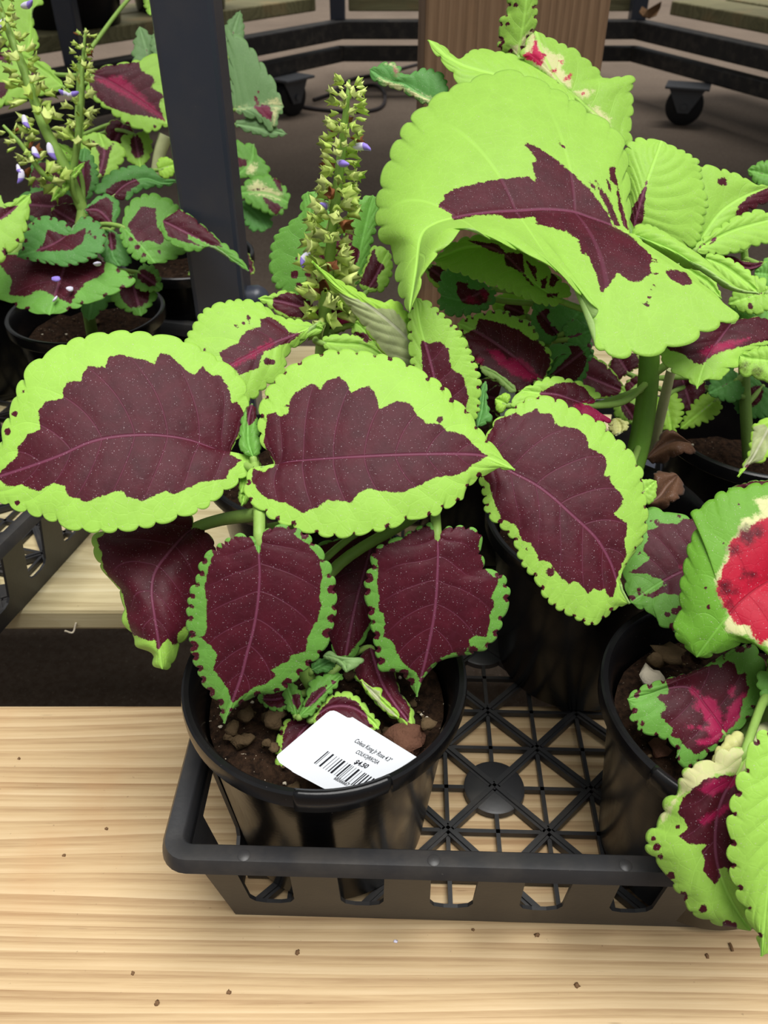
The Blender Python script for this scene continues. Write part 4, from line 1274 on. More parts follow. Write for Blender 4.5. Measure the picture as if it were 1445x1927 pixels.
leaf('D', a((1040, 930), (960, 800), (850, 650), (700, 480), (480, 480), (300, 540), (105, 590)), a((1150, 880), (1290, 720), (1385, 560), (1420, 390), (1410, 280), (1380, 185), (1290, 68), (1180, 95), (1050, 150), (900, 235), (750, 320), (480, 400), (300, 450), (155, 520)),
     a((980, 1010), (850, 1120), (700, 1235), (615, 1205), (570, 1150), (580, 1080), (500, 980), (380, 940), (225, 885), (210, 840), (140, 770), (150, 690)), 0.336, 'green', n=(-0.1, -0.6, 0.8), N=(18, 12), amp=6, cup=2, NV=4,
     dark=[a((470, 400), (680, 330), (760, 300), (850, 270), (970, 250), (1000, 300), (1040, 210), (1120, 240), (1160, 350), (1230, 330), (1240, 440), (1270, 480), (1210, 590), (1170, 760), (1110, 840), (1030, 920), (960, 1000), (850, 1070), (760, 1120), (720, 1080), (650, 1040), (600, 970), (510, 940), (540, 860), (470, 810),
             (410, 740), (480, 660), (370, 550), (500, 530))],
     pink=[a((700, 480), (740, 460), (800, 530), (850, 600), (880, 540), (950, 610), (1000, 720), (1010, 860), (1060, 700), (1120, 600), (1230, 530), (1180, 650), (1170, 760), (1030, 910), (960, 980), (830, 1040), (750, 990), (900, 950), (860, 880), (640, 850), (650, 830), (850, 850), (900, 830), (840, 770), (810, 700), (740, 660),
             (780, 610), (730, 560)), a((1085, 460), (1135, 470), (1105, 580), (1075, 540))], spots=[(1395, 1222, 7), (1197, 1308, 5), (1194, 1337, 6), (1253, 1358, 3), (1208, 1362, 5), (1363, 1240, 3)], notch=3, label='green-edged burgundy leaf with a magenta star')
a = zt(1200, 1370, 4.38)
leaf('D', a((900, 170), (830, 350), (700, 560), (640, 800), (650, 1100), (760, 1400), (930, 1670)), a((800, 155), (690, 165), (600, 250), (445, 315), (362, 400), (345, 520), (240, 620), (200, 770), (100, 880), (75, 990), (165, 1100), (240, 1190), (300, 1290), (395, 1400), (420, 1490), (520, 1540), (690, 1620), (820, 1655)),
     a((930, 250), (940, 600), (930, 1000), (930, 1400), (945, 1600)), 0.296, 'deep', n=(-0.15, -0.85, 0.5), d=(8, -3, -4, 6, 4), N=(15, 10), amp=9, cup=4, wav=2,
     dark=[a((540, 430), (700, 390), (880, 390), (900, 600), (860, 900), (840, 1100), (830, 1190), (780, 1270), (730, 1150), (660, 1160), (690, 1210), (640, 1285), (600, 1260), (540, 1170), (555, 1090), (515, 1020), (570, 960), (420, 955), (335, 890), (410, 830), (380, 750), (330, 700), (370, 580))],
     pink=[a((500, 510), (600, 430), (860, 390), (840, 450), (600, 560)), a((500, 760), (560, 720), (720, 640), (850, 560), (800, 640), (640, 740), (540, 800))], cream=[a((440, 310), (700, 160), (900, 160), (880, 370), (640, 380), (500, 490), (340, 560), (200, 800), (180, 700), (340, 560), (355, 400))],
     spots=[(1229, 1578, 5), (1243, 1612, 6), (1262, 1648, 8), (1286, 1686, 9), (1322, 1711, 8), (1369, 1741, 10), (1380, 1742, 7), (1236, 1594, 7), (1276, 1556, 4)], label='limp yellow-green leaf with a wine red heart hanging over the tray rim')
leaf('D', a((905, 180), (800, 190), (700, 230), (600, 330)), a((900, 100), (830, 30), (740, 60), (690, 130), (640, 180)), a((870, 240), (760, 300), (680, 340)), 0.305, 'cream', N=(5, 4), amp=3, pet=False)
leaf('D', [(1490, 1400), (1465, 1500), (1450, 1620), (1440, 1720), (1433, 1800)], [(1450, 1375)] + a((965, 105), (910, 265), (835, 430), (800, 560), (765, 740), (752, 920), (775, 1140), (815, 1320), (900, 1540), (985, 1690)), [(1530, 1430), (1570, 1530), (1565, 1650), (1500, 1760)], 0.276, 'lime', n=(-0.1, -0.85, 0.5), N=(11, 11), amp=13, notch=4, d=(10, 0, 0, 3, 0), NV=8,
     label='bright green toothed leaf hanging past the tray edge')
stem('D', [(1445, 1372, 0.335), (1425, 1380, 0.326), (1415, 1400, 0.318)], [0.003, 0.0026, 0.002], M_STEM_P, 'side_shoot', main=False)
qleaf('D', (1440, 1330), (1432, 1265), 60, 0.345, auto=0.9, mat='deep', N=(5, 5), amp=4)

qleaf('D', (1500, 1120), (1680, 1010), 150, 0.34, auto=0.6, mat='red', N=(11, 11), amp=7, n=(0.2, -0.4, 0.9))
qleaf('D', (1500, 1200), (1690, 1290), 150, 0.33, auto=0.62, mat='green', N=(11, 11), amp=7, n=(0.3, -0.4, 0.85))
qleaf('D', (1460, 1250), (1560, 1390), 120, 0.325, auto=0.6, mat='green', N=(9, 9), amp=6, n=(0.1, -0.6, 0.8))

# ---- plant F (right, behind)
stem('F', [XYZ(0.236, 0.446, 0.088), (1400, 700, 0.52), (1405, 560, 0.505), (1400, 470, 0.49)], [0.004, 0.0036, 0.003, 0.0022], M_STEM)
stem('F', [(1263, 695, 0.452), (1248, 760, 0.47), (1232, 830, 0.49), (1222, 860, 0.50)], [0.0026, 0.0030, 0.0028, 0.0024], M_STEM_P, 'side_shoot', main=False)
leaf('F', z2((1000, 745), (1060, 640), (1150, 520), (1280, 430), (1450, 360)), z2((1000, 600), (1020, 400), (1035, 245), (1150, 255), (1270, 295), (1350, 340)), z2((1100, 720), (1250, 560), (1400, 470), (1480, 420)), 0.452, 'lime_bright', n=(0.2, -0.75, 0.6), N=(11, 8), amp=6,
     dark=[z2((1238, 555), (1270, 470), (1330, 420), (1480, 350), (1480, 480), (1400, 500), (1300, 530))], spots=[(1361, 342, 7), (1356, 341, 6)], pet=(1395, 520, 0.49))
leaf('F', z2((1000, 755), (1120, 680), (1260, 620), (1480, 560)), z2((1030, 700), (1130, 620), (1250, 550), (1400, 505)), z2((1080, 772), (1190, 770), (1290, 745), (1400, 710), (1480, 680)), 0.445, 'lime', n=(0.1, -0.65, 0.75), N=(8, 9), amp=6, dark=[z2((1085, 715), (1100, 680), (1130, 665), (1125, 695))], spots=[(1318, 465, 2), (1326, 460, 2)], pet=(1395, 520, 0.49))
leaf('F', z2((1040, 775), (1140, 790), (1240, 820), (1330, 860), (1445, 820)), z2((1120, 770), (1230, 790), (1310, 820)), z2((1120, 810), (1240, 850), (1340, 880)), 0.45, 'deep', N=(5, 5), amp=3, auto=0.95, pink=[z2((1100, 780), (1220, 800), (1300, 850), (1200, 830))])
qleaf('F', z2((1445, 1000))[0], z2((1200, 1080))[0], 70, 0.43, auto=0.0, mat='deep', N=(7, 7), amp=5, spots=[(1412, 577, 6)])
qleaf('F', z2((1480, 900))[0], z2((1360, 890))[0], 60, 0.445, auto=0.0, mat='green', N=(6, 6), amp=5)
qleaf('F', z2((1480, 300))[0], z2((1320, 260))[0], 50, 0.52, auto=0.0, mat='green', N=(5, 5), amp=5)
z6 = zt(1130, 560, 4.587)
qleaf('F', z6((1500, 120))[0], z6((1110, 60))[0], 80, 0.44, auto=0.0, mat='green', N=(7, 7), amp=5)
leaf('F', z6((1150, 200), (1050, 330), (940, 480), (870, 640), (830, 788)), z6((900, 230), (700, 340), (560, 430), (515, 490), (600, 615), (700, 675), (800, 745)), z6((1400, 180), (1520, 330), (1370, 430), (1210, 520), (1205, 575), (1085, 640), (1050, 695), (900, 718)), 0.405, 'lime', n=(0.1, -0.6, 0.8), N=(9, 11), amp=6,
     dark=[z6((560, 420), (900, 230), (1100, 190), (1500, 150), (1540, 350), (1200, 430), (1080, 455), (960, 500), (880, 580), (800, 560), (720, 490), (600, 450))], pink=[z6((850, 460), (1080, 380), (1280, 350), (1180, 420), (950, 490), (900, 510))], pet=(1228, 705, 0.432), petr=0.002, label='lime-rimmed dark leaf with a magenta streak')
leaf('F', z6((1560, 560), (1400, 540), (1290, 530), (1200, 500)), z6((1500, 420), (1380, 430), (1260, 470)), z6((1560, 800), (1420, 720), (1330, 690), (1200, 650)), 0.40, 'lime', N=(6, 6), amp=5, smudge=[(1400, 690, 8), (1425, 700, 10)])
leaf('F', z6((1520, 1000), (1440, 1150), (1370, 1280), (1290, 1420), (1185, 1548)), z6((1420, 1050), (1330, 1095), (1310, 1160), (1290, 1240), (1280, 1330), (1230, 1450)), z6((1520, 1250), (1430, 1400), (1290, 1440)), 0.385, 'pale', N=(8, 5), amp=5, dark=[z6((1400, 1080), (1320, 1120), (1300, 1330), (1220, 1480), (1400, 1400), (1500, 1200))])
qleaf('F', z6((560, 850))[0], z6((620, 1190))[0], 55, 0.50, auto=0.0, mat='pale', N=(8, 8), amp=7)
qleaf('F', z6((700, 680))[0], z6((800, 1010))[0], 75, 0.51, auto=1.0, mat='deep', N=(6, 6), amp=4)
qleaf('F', z6((1000, 880))[0], z6((690, 1130))[0], 45, 0.50, auto=0.0, mat='pale', N=(8, 8), amp=6)
qleaf('F', z6((1180, 700))[0], z6((930, 830))[0], 70, 0.48, auto=0.0, mat='bluegreen', N=(6, 6), amp=5)
qleaf('F', z6((1400, 760))[0], z6((1180, 1000))[0], 110, 0.53, auto=0.3, mat='bluegreen', N=(8, 8), amp=5)
qleaf('F', z6((240, 650))[0], z6((130, 480))[0], 70, 0.53, auto=0.9, mat='deep', N=(6, 6), amp=5)
qleaf('F', z6((250, 720))[0], z6((360, 840))[0], 40, 0.52, auto=0.9, mat='deep', N=(5, 5), amp=4)
qleaf('F', z6((190, 900))[0], z6((330, 1110))[0], 50, 0.47, auto=0.5, mat='deep', N=(6, 6), amp=5)
qleaf('F', (1440, 560), (1640, 500), 150, 0.47, auto=0.5, mat='lime', N=(10, 10), amp=6, n=(0.2, -0.4, 0.9))
qleaf('F', (1440, 640), (1620, 720), 140, 0.46, auto=0.6, mat='lime', N=(10, 10), amp=6, n=(0.3, -0.4, 0.85))
# withered leaves lying between the pots
leaf('C', [(1275, 895), (1255, 915), (1240, 935), (1215, 950)], [(1262, 885), (1235, 890), (1228, 915), (1212, 940)], [(1288, 915), (1270, 945), (1240, 958)], 0.43, 'brown', N=(5, 5), amp=6, wav=5, cup=5, pet=False, quilt=0.0)
leaf('F', [(1300, 835), (1270, 830), (1240, 845), (1215, 865)], [(1280, 820), (1250, 818), (1225, 845)], [(1310, 850), (1270, 860), (1240, 868)], 0.47, 'brown', N=(5, 5), amp=5, wav=5, cup=5, pet=False, quilt=0.0)

# ---- left-hand plants
zg = zt(0, 0, 3.0104)
stem('G', [XYZ(-0.236, 0.618, 0.088), (150, 480, 0.600), (156, 395, 0.592)], [0.0046, 0.0044, 0.004], M_STEM)
leaf('G', zg((400, 1400), (350, 1560), (310, 1680), (280, 1785)), zg((200, 1430), (-60, 1470), (-100, 1640), (40, 1705), (150, 1755)), zg((560, 1470), (700, 1540), (765, 1590), (640, 1660), (450, 1735)), 0.572, 'green', n=(0, -0.6, 0.8), N=(9, 9), amp=6,
     dark=[zg((20, 1440), (600, 1470), (590, 1540), (560, 1570), (500, 1590), (440, 1650), (400, 1720), (330, 1690), (230, 1640), (140, 1680), (50, 1670), (70, 1590), (0, 1500))], notch=3.5, label='broad drooping dark leaf with a green lobed edge')
leaf('G', zg((410, 1315), (330, 1370), (240, 1410), (95, 1455)), zg((370, 1262), (240, 1228), (155, 1290), (130, 1390)), zg((470, 1228), (565, 1272), (596, 1360), (560, 1440), (400, 1503), (250, 1487)), 0.566, 'bluegreen', n=(0, -0.65, 0.75), N=(9, 15), amp=5,
     dark=[zg((270, 1300), (380, 1335), (430, 1320), (490, 1285), (470, 1370), (400, 1420), (200, 1425), (250, 1370))], spots=[(172, 440, 4), (178, 446, 3), (168, 437, 3)], notch=2.5, label='green leaf with a small black-purple heart')
leaf('G', zg((690, 1280), (760, 1350), (830, 1430), (880, 1492)), zg((720, 1175), (790, 1115), (880, 1102), (970, 1140), (1005, 1185), (950, 1250), (945, 1330), (1050, 1410), (960, 1475)), zg((685, 1340), (725, 1420), (790, 1475)), 0.572, 'green', N=(14, 7), amp=6,
     dark=[zg((720, 1280), (800, 1170), (880, 1180), (890, 1280), (930, 1330), (920, 1390), (870, 1370), (820, 1360), (780, 1375), (740, 1310))], spots=[(258, 465, 5), (270, 480, 4), (300, 473, 4), (245, 450, 4)])
leaf('G', zg((920, 1250), (1020, 1300), (1150, 1370), (1280, 1450), (1410, 1535)), zg((1010, 1192), (1100, 1242), (1230, 1350), (1340, 1440)), zg((925, 1330), (1000, 1395), (1100, 1425), (1210, 1402), (1330, 1488)), 0.56, 'green', N=(8, 9), amp=5,
     dark=[zg((920, 1250), (1010, 1185), (1110, 1240), (1230, 1355), (1260, 1400), (1200, 1390), (1070, 1330), (1060, 1350), (1150, 1400), (1050, 1370), (950, 1340))], pet=False, label='dark leaf tapering to a long green tip across the post')
leaf('G', zg((640, 1110), (720, 1040), (830, 1010), (930, 1040), (1055, 1022)), zg((545, 1090), (565, 1035), (655, 965), (800, 940), (865, 965), (930, 1015)), zg((720, 1130), (800, 1075), (930, 1055)), 0.60, 'bluegreen', N=(12, 7), amp=5, dark=[zg((590, 1080), (660, 1030), (780, 1010), (790, 1040), (720, 1090), (700, 1150), (620, 1130))])
leaf('G', zg((640, 1290), (600, 1230), (550, 1190), (475, 1190)), zg((680, 1190), (660, 1130), (600, 1102), (540, 1125)), zg((580, 1260), (520, 1240)), 0.585, 'bluegreen', N=(6, 5), amp=3, dark=[zg((630, 1290), (640, 1150), (600, 1115), (480, 1185), (520, 1240), (590, 1270))])
leaf('G', zg((470, 1160), (470, 1060), (470, 950), (480, 835)), zg((390, 1080), (400, 920)), zg((545, 1060), (550, 960), (520, 880)), 0.62, 'bluegreen', N=(8, 8), amp=5, auto=0.55)
leaf('G', zg((620, 1300), (630, 1380), (640, 1450), (680, 1510)), zg((570, 1340), (575, 1440), (620, 1500)), zg((690, 1340), (720, 1420), (740, 1490)), 0.582, 'bluegreen', N=(6, 6), amp=4, dark=[zg((610, 1310), (650, 1320), (665, 1380), (640, 1430), (615, 1390))])
qleaf('G', zg((740, 1560))[0], zg((800, 1790))[0], 95, 0.605, auto=0.62, mat='green', N=(8, 8), amp=6)
qleaf('G', zg((780, 1540))[0], zg((918, 1640))[0], 50, 0.60, auto=0.5, mat='green', N=(6, 6), amp=5)
qleaf('G', zg((560, 1500))[0], zg((500, 1820))[0], 80, 0.61, auto=0.3, mat='bluegreen', N=(6, 6), amp=6)
qleaf('G', zg((420, 1180))[0], zg((60, 1150))[0], 80, 0.605, auto=0.7, mat='bluegreen', N=(8, 8), amp=5)
qleaf('G', zg((400, 1150))[0], zg((180, 920))[0], 95, 0.625, auto=0.9, mat='bluegreen', N=(8, 8), amp=5)
qleaf('G', zg((430, 1260))[0], zg((290, 1180))[0], 55, 0.595, auto=0.95, mat='deep', N=(5, 5), amp=4)
qleaf('G', zg((380, 1050))[0], zg((290, 1140))[0], 16, 0.575, auto=0.0, mat='deep', N=(3, 3), amp=2)
qleaf('G', zg((410, 1000))[0], zg((480, 920))[0], 14, 0.575, auto=0.0, mat='deep', N=(3, 3), amp=2)
qleaf('G', zg((420, 900))[0], zg((300, 810))[0], 26, 0.58, auto=0.0, mat='deep', N=(4, 4), amp=2)

stem('J', [XYZ(-0.375, 0.555, 0.088), (-60, 520, 0.560), (-80, 440, 0.550)], [0.004, 0.0036, 0.003], M_STEM)
leaf('J', zg((-120, 1330), (-20, 1260), (70, 1190), (175, 1098)), zg((-60, 1180), (0, 1110), (15, 1165), (90, 1130)), zg((-80, 1500), (0, 1485), (45, 1430), (110, 1390), (140, 1320), (160, 1200)), 0.54, 'lime_bright', N=(5, 9), amp=6,
     dark=[zg((-100, 1260), (0, 1170), (10, 1180), (110, 1165), (60, 1210), (0, 1250), (-60, 1300))], spots=[(33, 452, 4), (8, 472, 5), (10, 478, 4)], label='lime leaf with dark streaks jutting in beside the flowers')

qleaf('J', (-90, 450), (-330, 380), 190, 0.55, auto=0.5, mat='lime', N=(10, 10), amp=6, n=(-0.2, -0.4, 0.9))
qleaf('J', (-90, 460), (-210, 620), 170, 0.54, auto=0.6, mat='green', N=(10, 10), amp=6, n=(-0.1, -0.5, 0.85))
stem('H', [XYZ(-0.36, 0.715, 0.088), (130, 330, 0.75), (150, 200, 0.735), (150, 120, 0.72)], [0.005, 0.0046, 0.004, 0.003], M_STEM)
leaf('H', zg((500, 420), (600, 450), (720, 520), (850, 610), (985, 718)), zg((560, 385), (780, 345), (900, 300), (948, 310), (970, 450), (978, 580)), zg((495, 510), (560, 580), (700, 685), (830, 745), (940, 712)), 0.70, 'lime', N=(11, 10), amp=6,
     dark=[zg((490, 420), (600, 370), (790, 350), (800, 400), (860, 430), (880, 470), (850, 490), (930, 540), (900, 590), (930, 680), (830, 660), (740, 650), (600, 600), (520, 520))], pink=[zg((540, 450), (690, 430), (760, 500), (850, 580), (930, 680), (800, 600), (700, 540))],
     spots=[(310, 127, 3), (215, 222, 4), (240, 232, 4), (292, 238, 3)], label='dark leaf with a magenta heart and lime border')
leaf('H', zg((150, 330), (170, 200), (180, 80), (160, -60)), zg((60, 280), (0, 150), (-20, 0)), zg((215, 260), (190, 150), (185, 60), (240, 10)), 0.73, 'lime_bright', N=(7, 7), amp=5)
leaf('H', zg((360, 490), (250, 400), (120, 330), (-60, 330)), zg((300, 400), (200, 330), (60, 270)), zg((300, 520), (120, 560), (-60, 600)), 0.72, 'lime', N=(8, 8), amp=5, dark=[zg((180, 390), (230, 420), (200, 460), (170, 440)), zg((-20, 300), (60, 280), (90, 370), (-20, 340)), zg((-40, 450), (60, 480), (20, 560), (-60, 540))])
leaf('H', zg((560, 1000), (580, 920), (590, 850), (560, 750)), zg((500, 960), (465, 850), (480, 770)), zg((640, 980), (705, 890), (690, 830), (640, 800)), 0.70, 'deep', N=(6, 6), amp=4, dark=[zg((560, 1000), (560, 860), (500, 780), (600, 850), (650, 800), (620, 880), (590, 1000))])
qleaf('H', zg((760, 760))[0], zg((800, 960))[0], 60, 0.72, auto=0.4, mat='deep', N=(6, 6), amp=4)
qleaf('H', zg((700, 700))[0], zg((620, 860))[0], 50, 0.73, auto=0.95, mat='deep', N=(5, 5), amp=4)
qleaf('H', zg((900, 960))[0], zg((1010, 930))[0], 40, 0.69, auto=0.0, mat='pale', N=(4, 4), amp=3)
stem('H', [(312, 255, 0.71), (300, 290, 0.715), (292, 330, 0.72)], [0.006, 0.005, 0.004], M_STEM_P, 'side_shoot', main=False)
qleaf('H', zg((870, 420))[0], zg((790, 150))[0], 60, 0.76, auto=0.0, mat='sage', N=(6, 6), amp=5)
qleaf('H', zg((930, 330))[0], zg((890, 150))[0], 40, 0.755, auto=0.0, mat='sage', N=(6, 6), amp=5)
qleaf('H', zg((860, -60))[0], zg((850, 90))[0], 30, 0.78, auto=0.0, mat='lime', N=(5, 5), amp=4)

stem('I', [XYZ(-0.180, 0.742, 0.086), (420, 330, 0.77), (425, 230, 0.765), (430, 150, 0.76)], [0.005, 0.0046, 0.004, 0.003], M_STEM)
zi = zt(420, 40, 4.814)
leaf('I', zi((95, 800), (230, 780), (400, 765), (550, 775)), zi((60, 500), (35, 120), (110, 115), (250, 245), (325, 355), (380, 430), (435, 500), (488, 640)), zi((200, 850), (330, 900), (440, 985), (510, 850)), 0.745, 'sage', n=(0.1, -0.85, 0.5), N=(10, 6), amp=7,
     dark=[zi((232, 750), (320, 610), (325, 640), (275, 748)), zi((270, 775), (410, 757), (445, 830), (440, 905), (350, 850))], cream=[zi((90, 790), (260, 760), (400, 720), (490, 700), (550, 770), (470, 800), (440, 770), (260, 775), (90, 815)), zi((440, 800), (490, 790), (460, 960))], label='sage green leaf with cream midrib and plum wedges')
leaf('I', zi((90, 930), (250, 960), (420, 990), (578, 1022)), zi((200, 880), (380, 900), (480, 960)), zi((220, 1000), (400, 1045), (500, 1040)), 0.752, 'sage', N=(5, 6), amp=5)
leaf('I', zi((120, 1400), (200, 1330), (260, 1250), (280, 1110)), zi((100, 1250), (110, 1090), (190, 1120)), zi((300, 1430), (400, 1400), (400, 1320), (300, 1200)), 0.75, 'green', N=(6, 6), amp=7, dark=[zi((110, 1230), (220, 1250), (210, 1310), (130, 1330))], cream=[zi((220, 1300), (300, 1290), (290, 1370), (220, 1380))])
leaf('I', zi((130, 1560), (280, 1550), (430, 1570), (590, 1640)), zi((220, 1450), (400, 1400), (530, 1480), (590, 1560)), zi((250, 1660), (420, 1740), (530, 1740)), 0.745, 'green', N=(7, 7), amp=6, cream=[zi((230, 1500), (300, 1440), (420, 1510), (530, 1560), (520, 1610), (380, 1590), (240, 1550))], dark=[zi((340, 1580), (470, 1640), (540, 1680), (480, 1760), (420, 1700)), zi((420, 1370), (520, 1450), (540, 1560), (480, 1490)), zi((240, 1530), (380, 1500), (400, 1510), (260, 1545))])
leaf('I', zi((150, 1640), (260, 1720), (340, 1800), (400, 1880)), zi((260, 1640), (410, 1680), (440, 1760), (430, 1850)), zi((170, 1750), (240, 1880), (330, 1900)), 0.755, 'bluegreen', N=(5, 5), amp=6)
qleaf('I', (440, 480), (478, 515), 40, 0.74, auto=0.95, mat='deep', N=(5, 5), amp=4)
qleaf('I', (430, 90), (452, 20), 40, 0.78, auto=0.0, mat='sage', N=(5, 5), amp=4)


# ------------------------------------------------------------------ flower spikes
def floret_mesh(kind):
    bm = bmesh.new()
    seg = 8
    prof = {0: [(0.06, 0), (0.24, .2), (0.30, .5), (0.36, .72), (0.60, .95)], 1: [(0.06, 0), (0.20, .25), (0.34, .5), (0.44, .75), (0.52, .95)], 2: [(0.06, 0), (.16, .3), (.24, .6), (.26, .8), (.14, 1.05)]}[kind]
    rings = []
    for i, (r, z) in enumerate(prof):
        ring = []
        for j in range(seg):
            an = 2 * math.pi * j / seg
            zz = z
            rr = r
            if i == len(prof) - 1:
                zz += 0.30 * (0.5 + 0.5 * math.cos(an + kind)) + (0.16 if j % 2 else -0.12)
                rr *= 1.3 if j % 2 else 0.72
            ring.append(bm.verts.new((rr * math.cos(an) + 0.22 * z * z, rr * 0.8 * math.sin(an), zz)))
        rings.append(ring)
    for i in range(len(rings) - 1):
        for j in range(seg):
            bm.faces.new((rings[i][j], rings[i][(j + 1) % seg], rings[i + 1][(j + 1) % seg], rings[i + 1][j]))
    bm.faces.new(rings[0][::-1])
    if kind != 2:
        c = bm.verts.new((0.1, 0, prof[-1][1] - 0.55))
        for j in range(seg):
            bm.faces.new((rings[-1][j], rings[-1][(j + 1) % seg], c))
    me = bpy.data.meshes.new('floret')
    bm.to_mesh(me)
    bm.free()
    me.polygons.foreach_set('use_smooth', [True] * len(me.polygons))
    return me


FM = {}
for kd in (0, 1, 2):
    for mk, mt in (('g', M_CALYX), ('p', M_CALYX2), ('b', M_CALYXB)):
        m = floret_mesh(kd)
        m.materials.append(mt)
        FM[(kd, mk)] = m


def petal_mesh():
    bm = bmesh.new()
    # two-lipped corolla: white tube opening into a violet hood and keel
    V = []
    bmesh.ops.create_uvsphere(bm, u_segments=10, v_segments=7, radius=0.5)
    for v in bm.verts:
        x, y, z = v.co
        v.co = Vector((x * 0.75 + 0.25 * z, y * 0.55, z * 1.5 + 0.6))
        if v.co.z > 0.7:
            v.co.x += (v.co.z - 0.7) ** 2 * 0.9
            v.co.y *= 1.35
    me = bpy.data.meshes.new('corolla')
    bm.to_mesh(me)
    bm.free()
    me.materials.append(M_PETALW)
    me.materials.append(M_PETAL)
    for p in me.polygons:
        p.use_smooth = True
        p.material_index = 1 if p.center.z > 0.72 else 0
    return me


PM = petal_mesh()


def spike(key, pts, rad, size, spacing, petals=(), dens=6, brown=0.1, seed=1, bare=0.0):
    rs = random.Random(seed)
    p = [np.array(P(*q)) for q in pts]
    root = POTS[key]['root']
    sp = MB().tube(p, rad, 8, 8).build('flower_spike', M_STEM, root, smooth=True, angle=80)
    org = origin(root)
    c = crom(p, 30)
    L = np.concatenate([[0], np.cumsum(np.linalg.norm(np.diff(c, axis=0), axis=1))])
    tot = L[-1]
    s = tot * bare
    kk = 0

    def put(me, pos, dr, sc, name):
        o = bpy.data.objects.new(name, me)
        COL.objects.link(o)
        o.parent = sp
        o.location = Vector(pos - org)
        q = Vector(dr).to_track_quat('Z', 'Y')
        o.rotation_mode = 'QUATERNION'
        from mathutils import Quaternion
        o.rotation_quaternion = q @ Quaternion((0, 0, 1), rs.uniform(0, 6.28))
        o.scale = (sc * rs.uniform(.85, 1.15), sc * rs.uniform(.85, 1.15), sc * rs.uniform(.9, 1.2))
    while s < tot:
        fr = s / tot
        q = np.array([np.interp(s, L, c[:, j]) for j in range(3)])
        t = nrm(np.array([np.interp(min(s + 0.002, tot), L, c[:, j]) - np.interp(max(s - 0.002, 0), L, c[:, j]) for j in range(3)]))
        s1 = nrm(np.cross(t, [0.2, 1, 0.1]))
        s2 = np.cross(t, s1)
        grow = 1.0 - 0.58 * fr
        for i in range(dens):
            an = 2 * math.pi * (i + rs.uniform(-.3, .3)) / dens + kk * 0.5
            dr = nrm(math.cos(an) * s1 + math.sin(an) * s2 + t * rs.uniform(-0.15, 0.45))
            kd = rs.choice((0, 0, 1, 1, 2))
            mk = 'b' if rs.random() < brown else rs.choice('gp')
            put(FM[(kd, mk)], q + dr * (size * 0.25 + rs.uniform(0, size * 0.7) * grow) + t * rs.uniform(-.3, .3) * spacing, dr, size * grow * rs.uniform(.75, 1.05), 'floret')
        s += spacing * (1 - 0.3 * fr)
        kk += 1
    for (x, y, k, ax) in petals:
        put(PM, np.array(P(x, y, k)) - nrm(ax) * size * 0.35, nrm(ax), size * 0.62, 'corolla')
    return sp


spike('B', [(608, 640, 0.452), (616, 540, 0.437), (626, 430, 0.420), (642, 290, 0.402), (652, 200, 0.393), (657, 150, 0.389)], [0.0036, 0.003, 0.0026, 0.0022, 0.0014, 0.0006], 0.0092, 0.0070,
      petals=[(678, 276, 0.398, (0.9, -0.3, 0.2)), (574, 486, 0.425, (-0.7, -0.3, -0.5)), (642, 306, 0.398, (0.2, -0.9, 0)), (612, 388, 0.41, (-.3, -.9, 0))], dens=9, brown=0.08, seed=3, bare=0.10)
spike('G', [(156, 395, 0.592), (126, 322, 0.580), (80, 232, 0.570), (43, 126, 0.562), (10, 43, 0.558), (-6, -10, 0.556)], [0.0042, 0.0040, 0.0036, 0.0030, 0.0022, 0.0014], 0.0105, 0.0125,
      petals=[(50, 10, 0.55, (1, -.2, 0)), (2, 45, 0.55, (-.5, -.5, -.6)), (47, 228, 0.555, (0.1, -0.6, -0.8)), (95, 282, 0.558, (0, -.4, -.9)), (66, 288, .56, (.1, -.5, -.8))], dens=7, brown=0.02, seed=5, bare=0.36)
spike('G', [(136, 332, 0.582), (146, 266, 0.572), (151, 199, 0.565), (156, 116, 0.560), (161, 53, 0.556)], [0.0026, 0.0024, 0.0020, 0.0014, 0.0007], 0.0078, 0.0090,
      petals=[(135, 178, 0.553, (0.8, -.4, .2)), (122, 176, 0.553, (-.7, -.4, .2))], dens=6, brown=0.02, seed=8, bare=0.25)
spike('G', [(123, 345, 0.583), (83, 329, 0.570), (40, 272, 0.560), (6, 236, 0.556)], [0.0022, 0.0020, 0.0016, 0.0010], 0.0085, 0.0095, petals=[(40, 330, 0.552, (0, -.3, -.95)), (35, 318, .553, (.2, -.5, -.6))], dens=6, brown=0.04, seed=9, bare=0.12)

# petals dropped on the big dark leaf
for i, (x, y, s) in enumerate(((106, 525, 1.0), (131, 544, 1.0), (183, 497, 1.1), (104, 563, 0.8))):
    bm = bmesh.new()
    bmesh.ops.create_icosphere(bm, subdivisions=2, radius=0.0024 * s)
    for v in bm.verts:
        v.co = Vector((v.co.x * (1.3 + 0.5 * mnoise.noise(v.co * 500 + Vector((i, 0, 0)))), v.co.y * 0.9, v.co.z * 0.5 + v.co.x * v.co.x * 90))
    me = bpy.data.meshes.new('fallen_petal')
    bm.to_mesh(me)
    bm.free()
    me.materials.append(M_PETAL if i == 0 else M_PETALW)
    o = mkobj('fallen_petal', me)
    o.location = Vector(P(x, y, 0.564))
    o.rotation_euler = (0.6, 0.2 * i, i * 1.3)
    tag(o, 'pale violet fallen petal lying on a dark drooping leaf', 'petal', 'fallen petals on the dark leaf')

# ------------------------------------------------------------------ price label
zl = zt(400, 1180, 3.44)
TN = nrm((0.04, -0.80, 0.60))
TP = P(691, 1450, 0.3235)


def on_tag(px, off=0.0):
    r = rays([px])[0]
    k = (TN @ (TP - CAM)) / (r @ TN)
    return CAM + r * k + TN * off


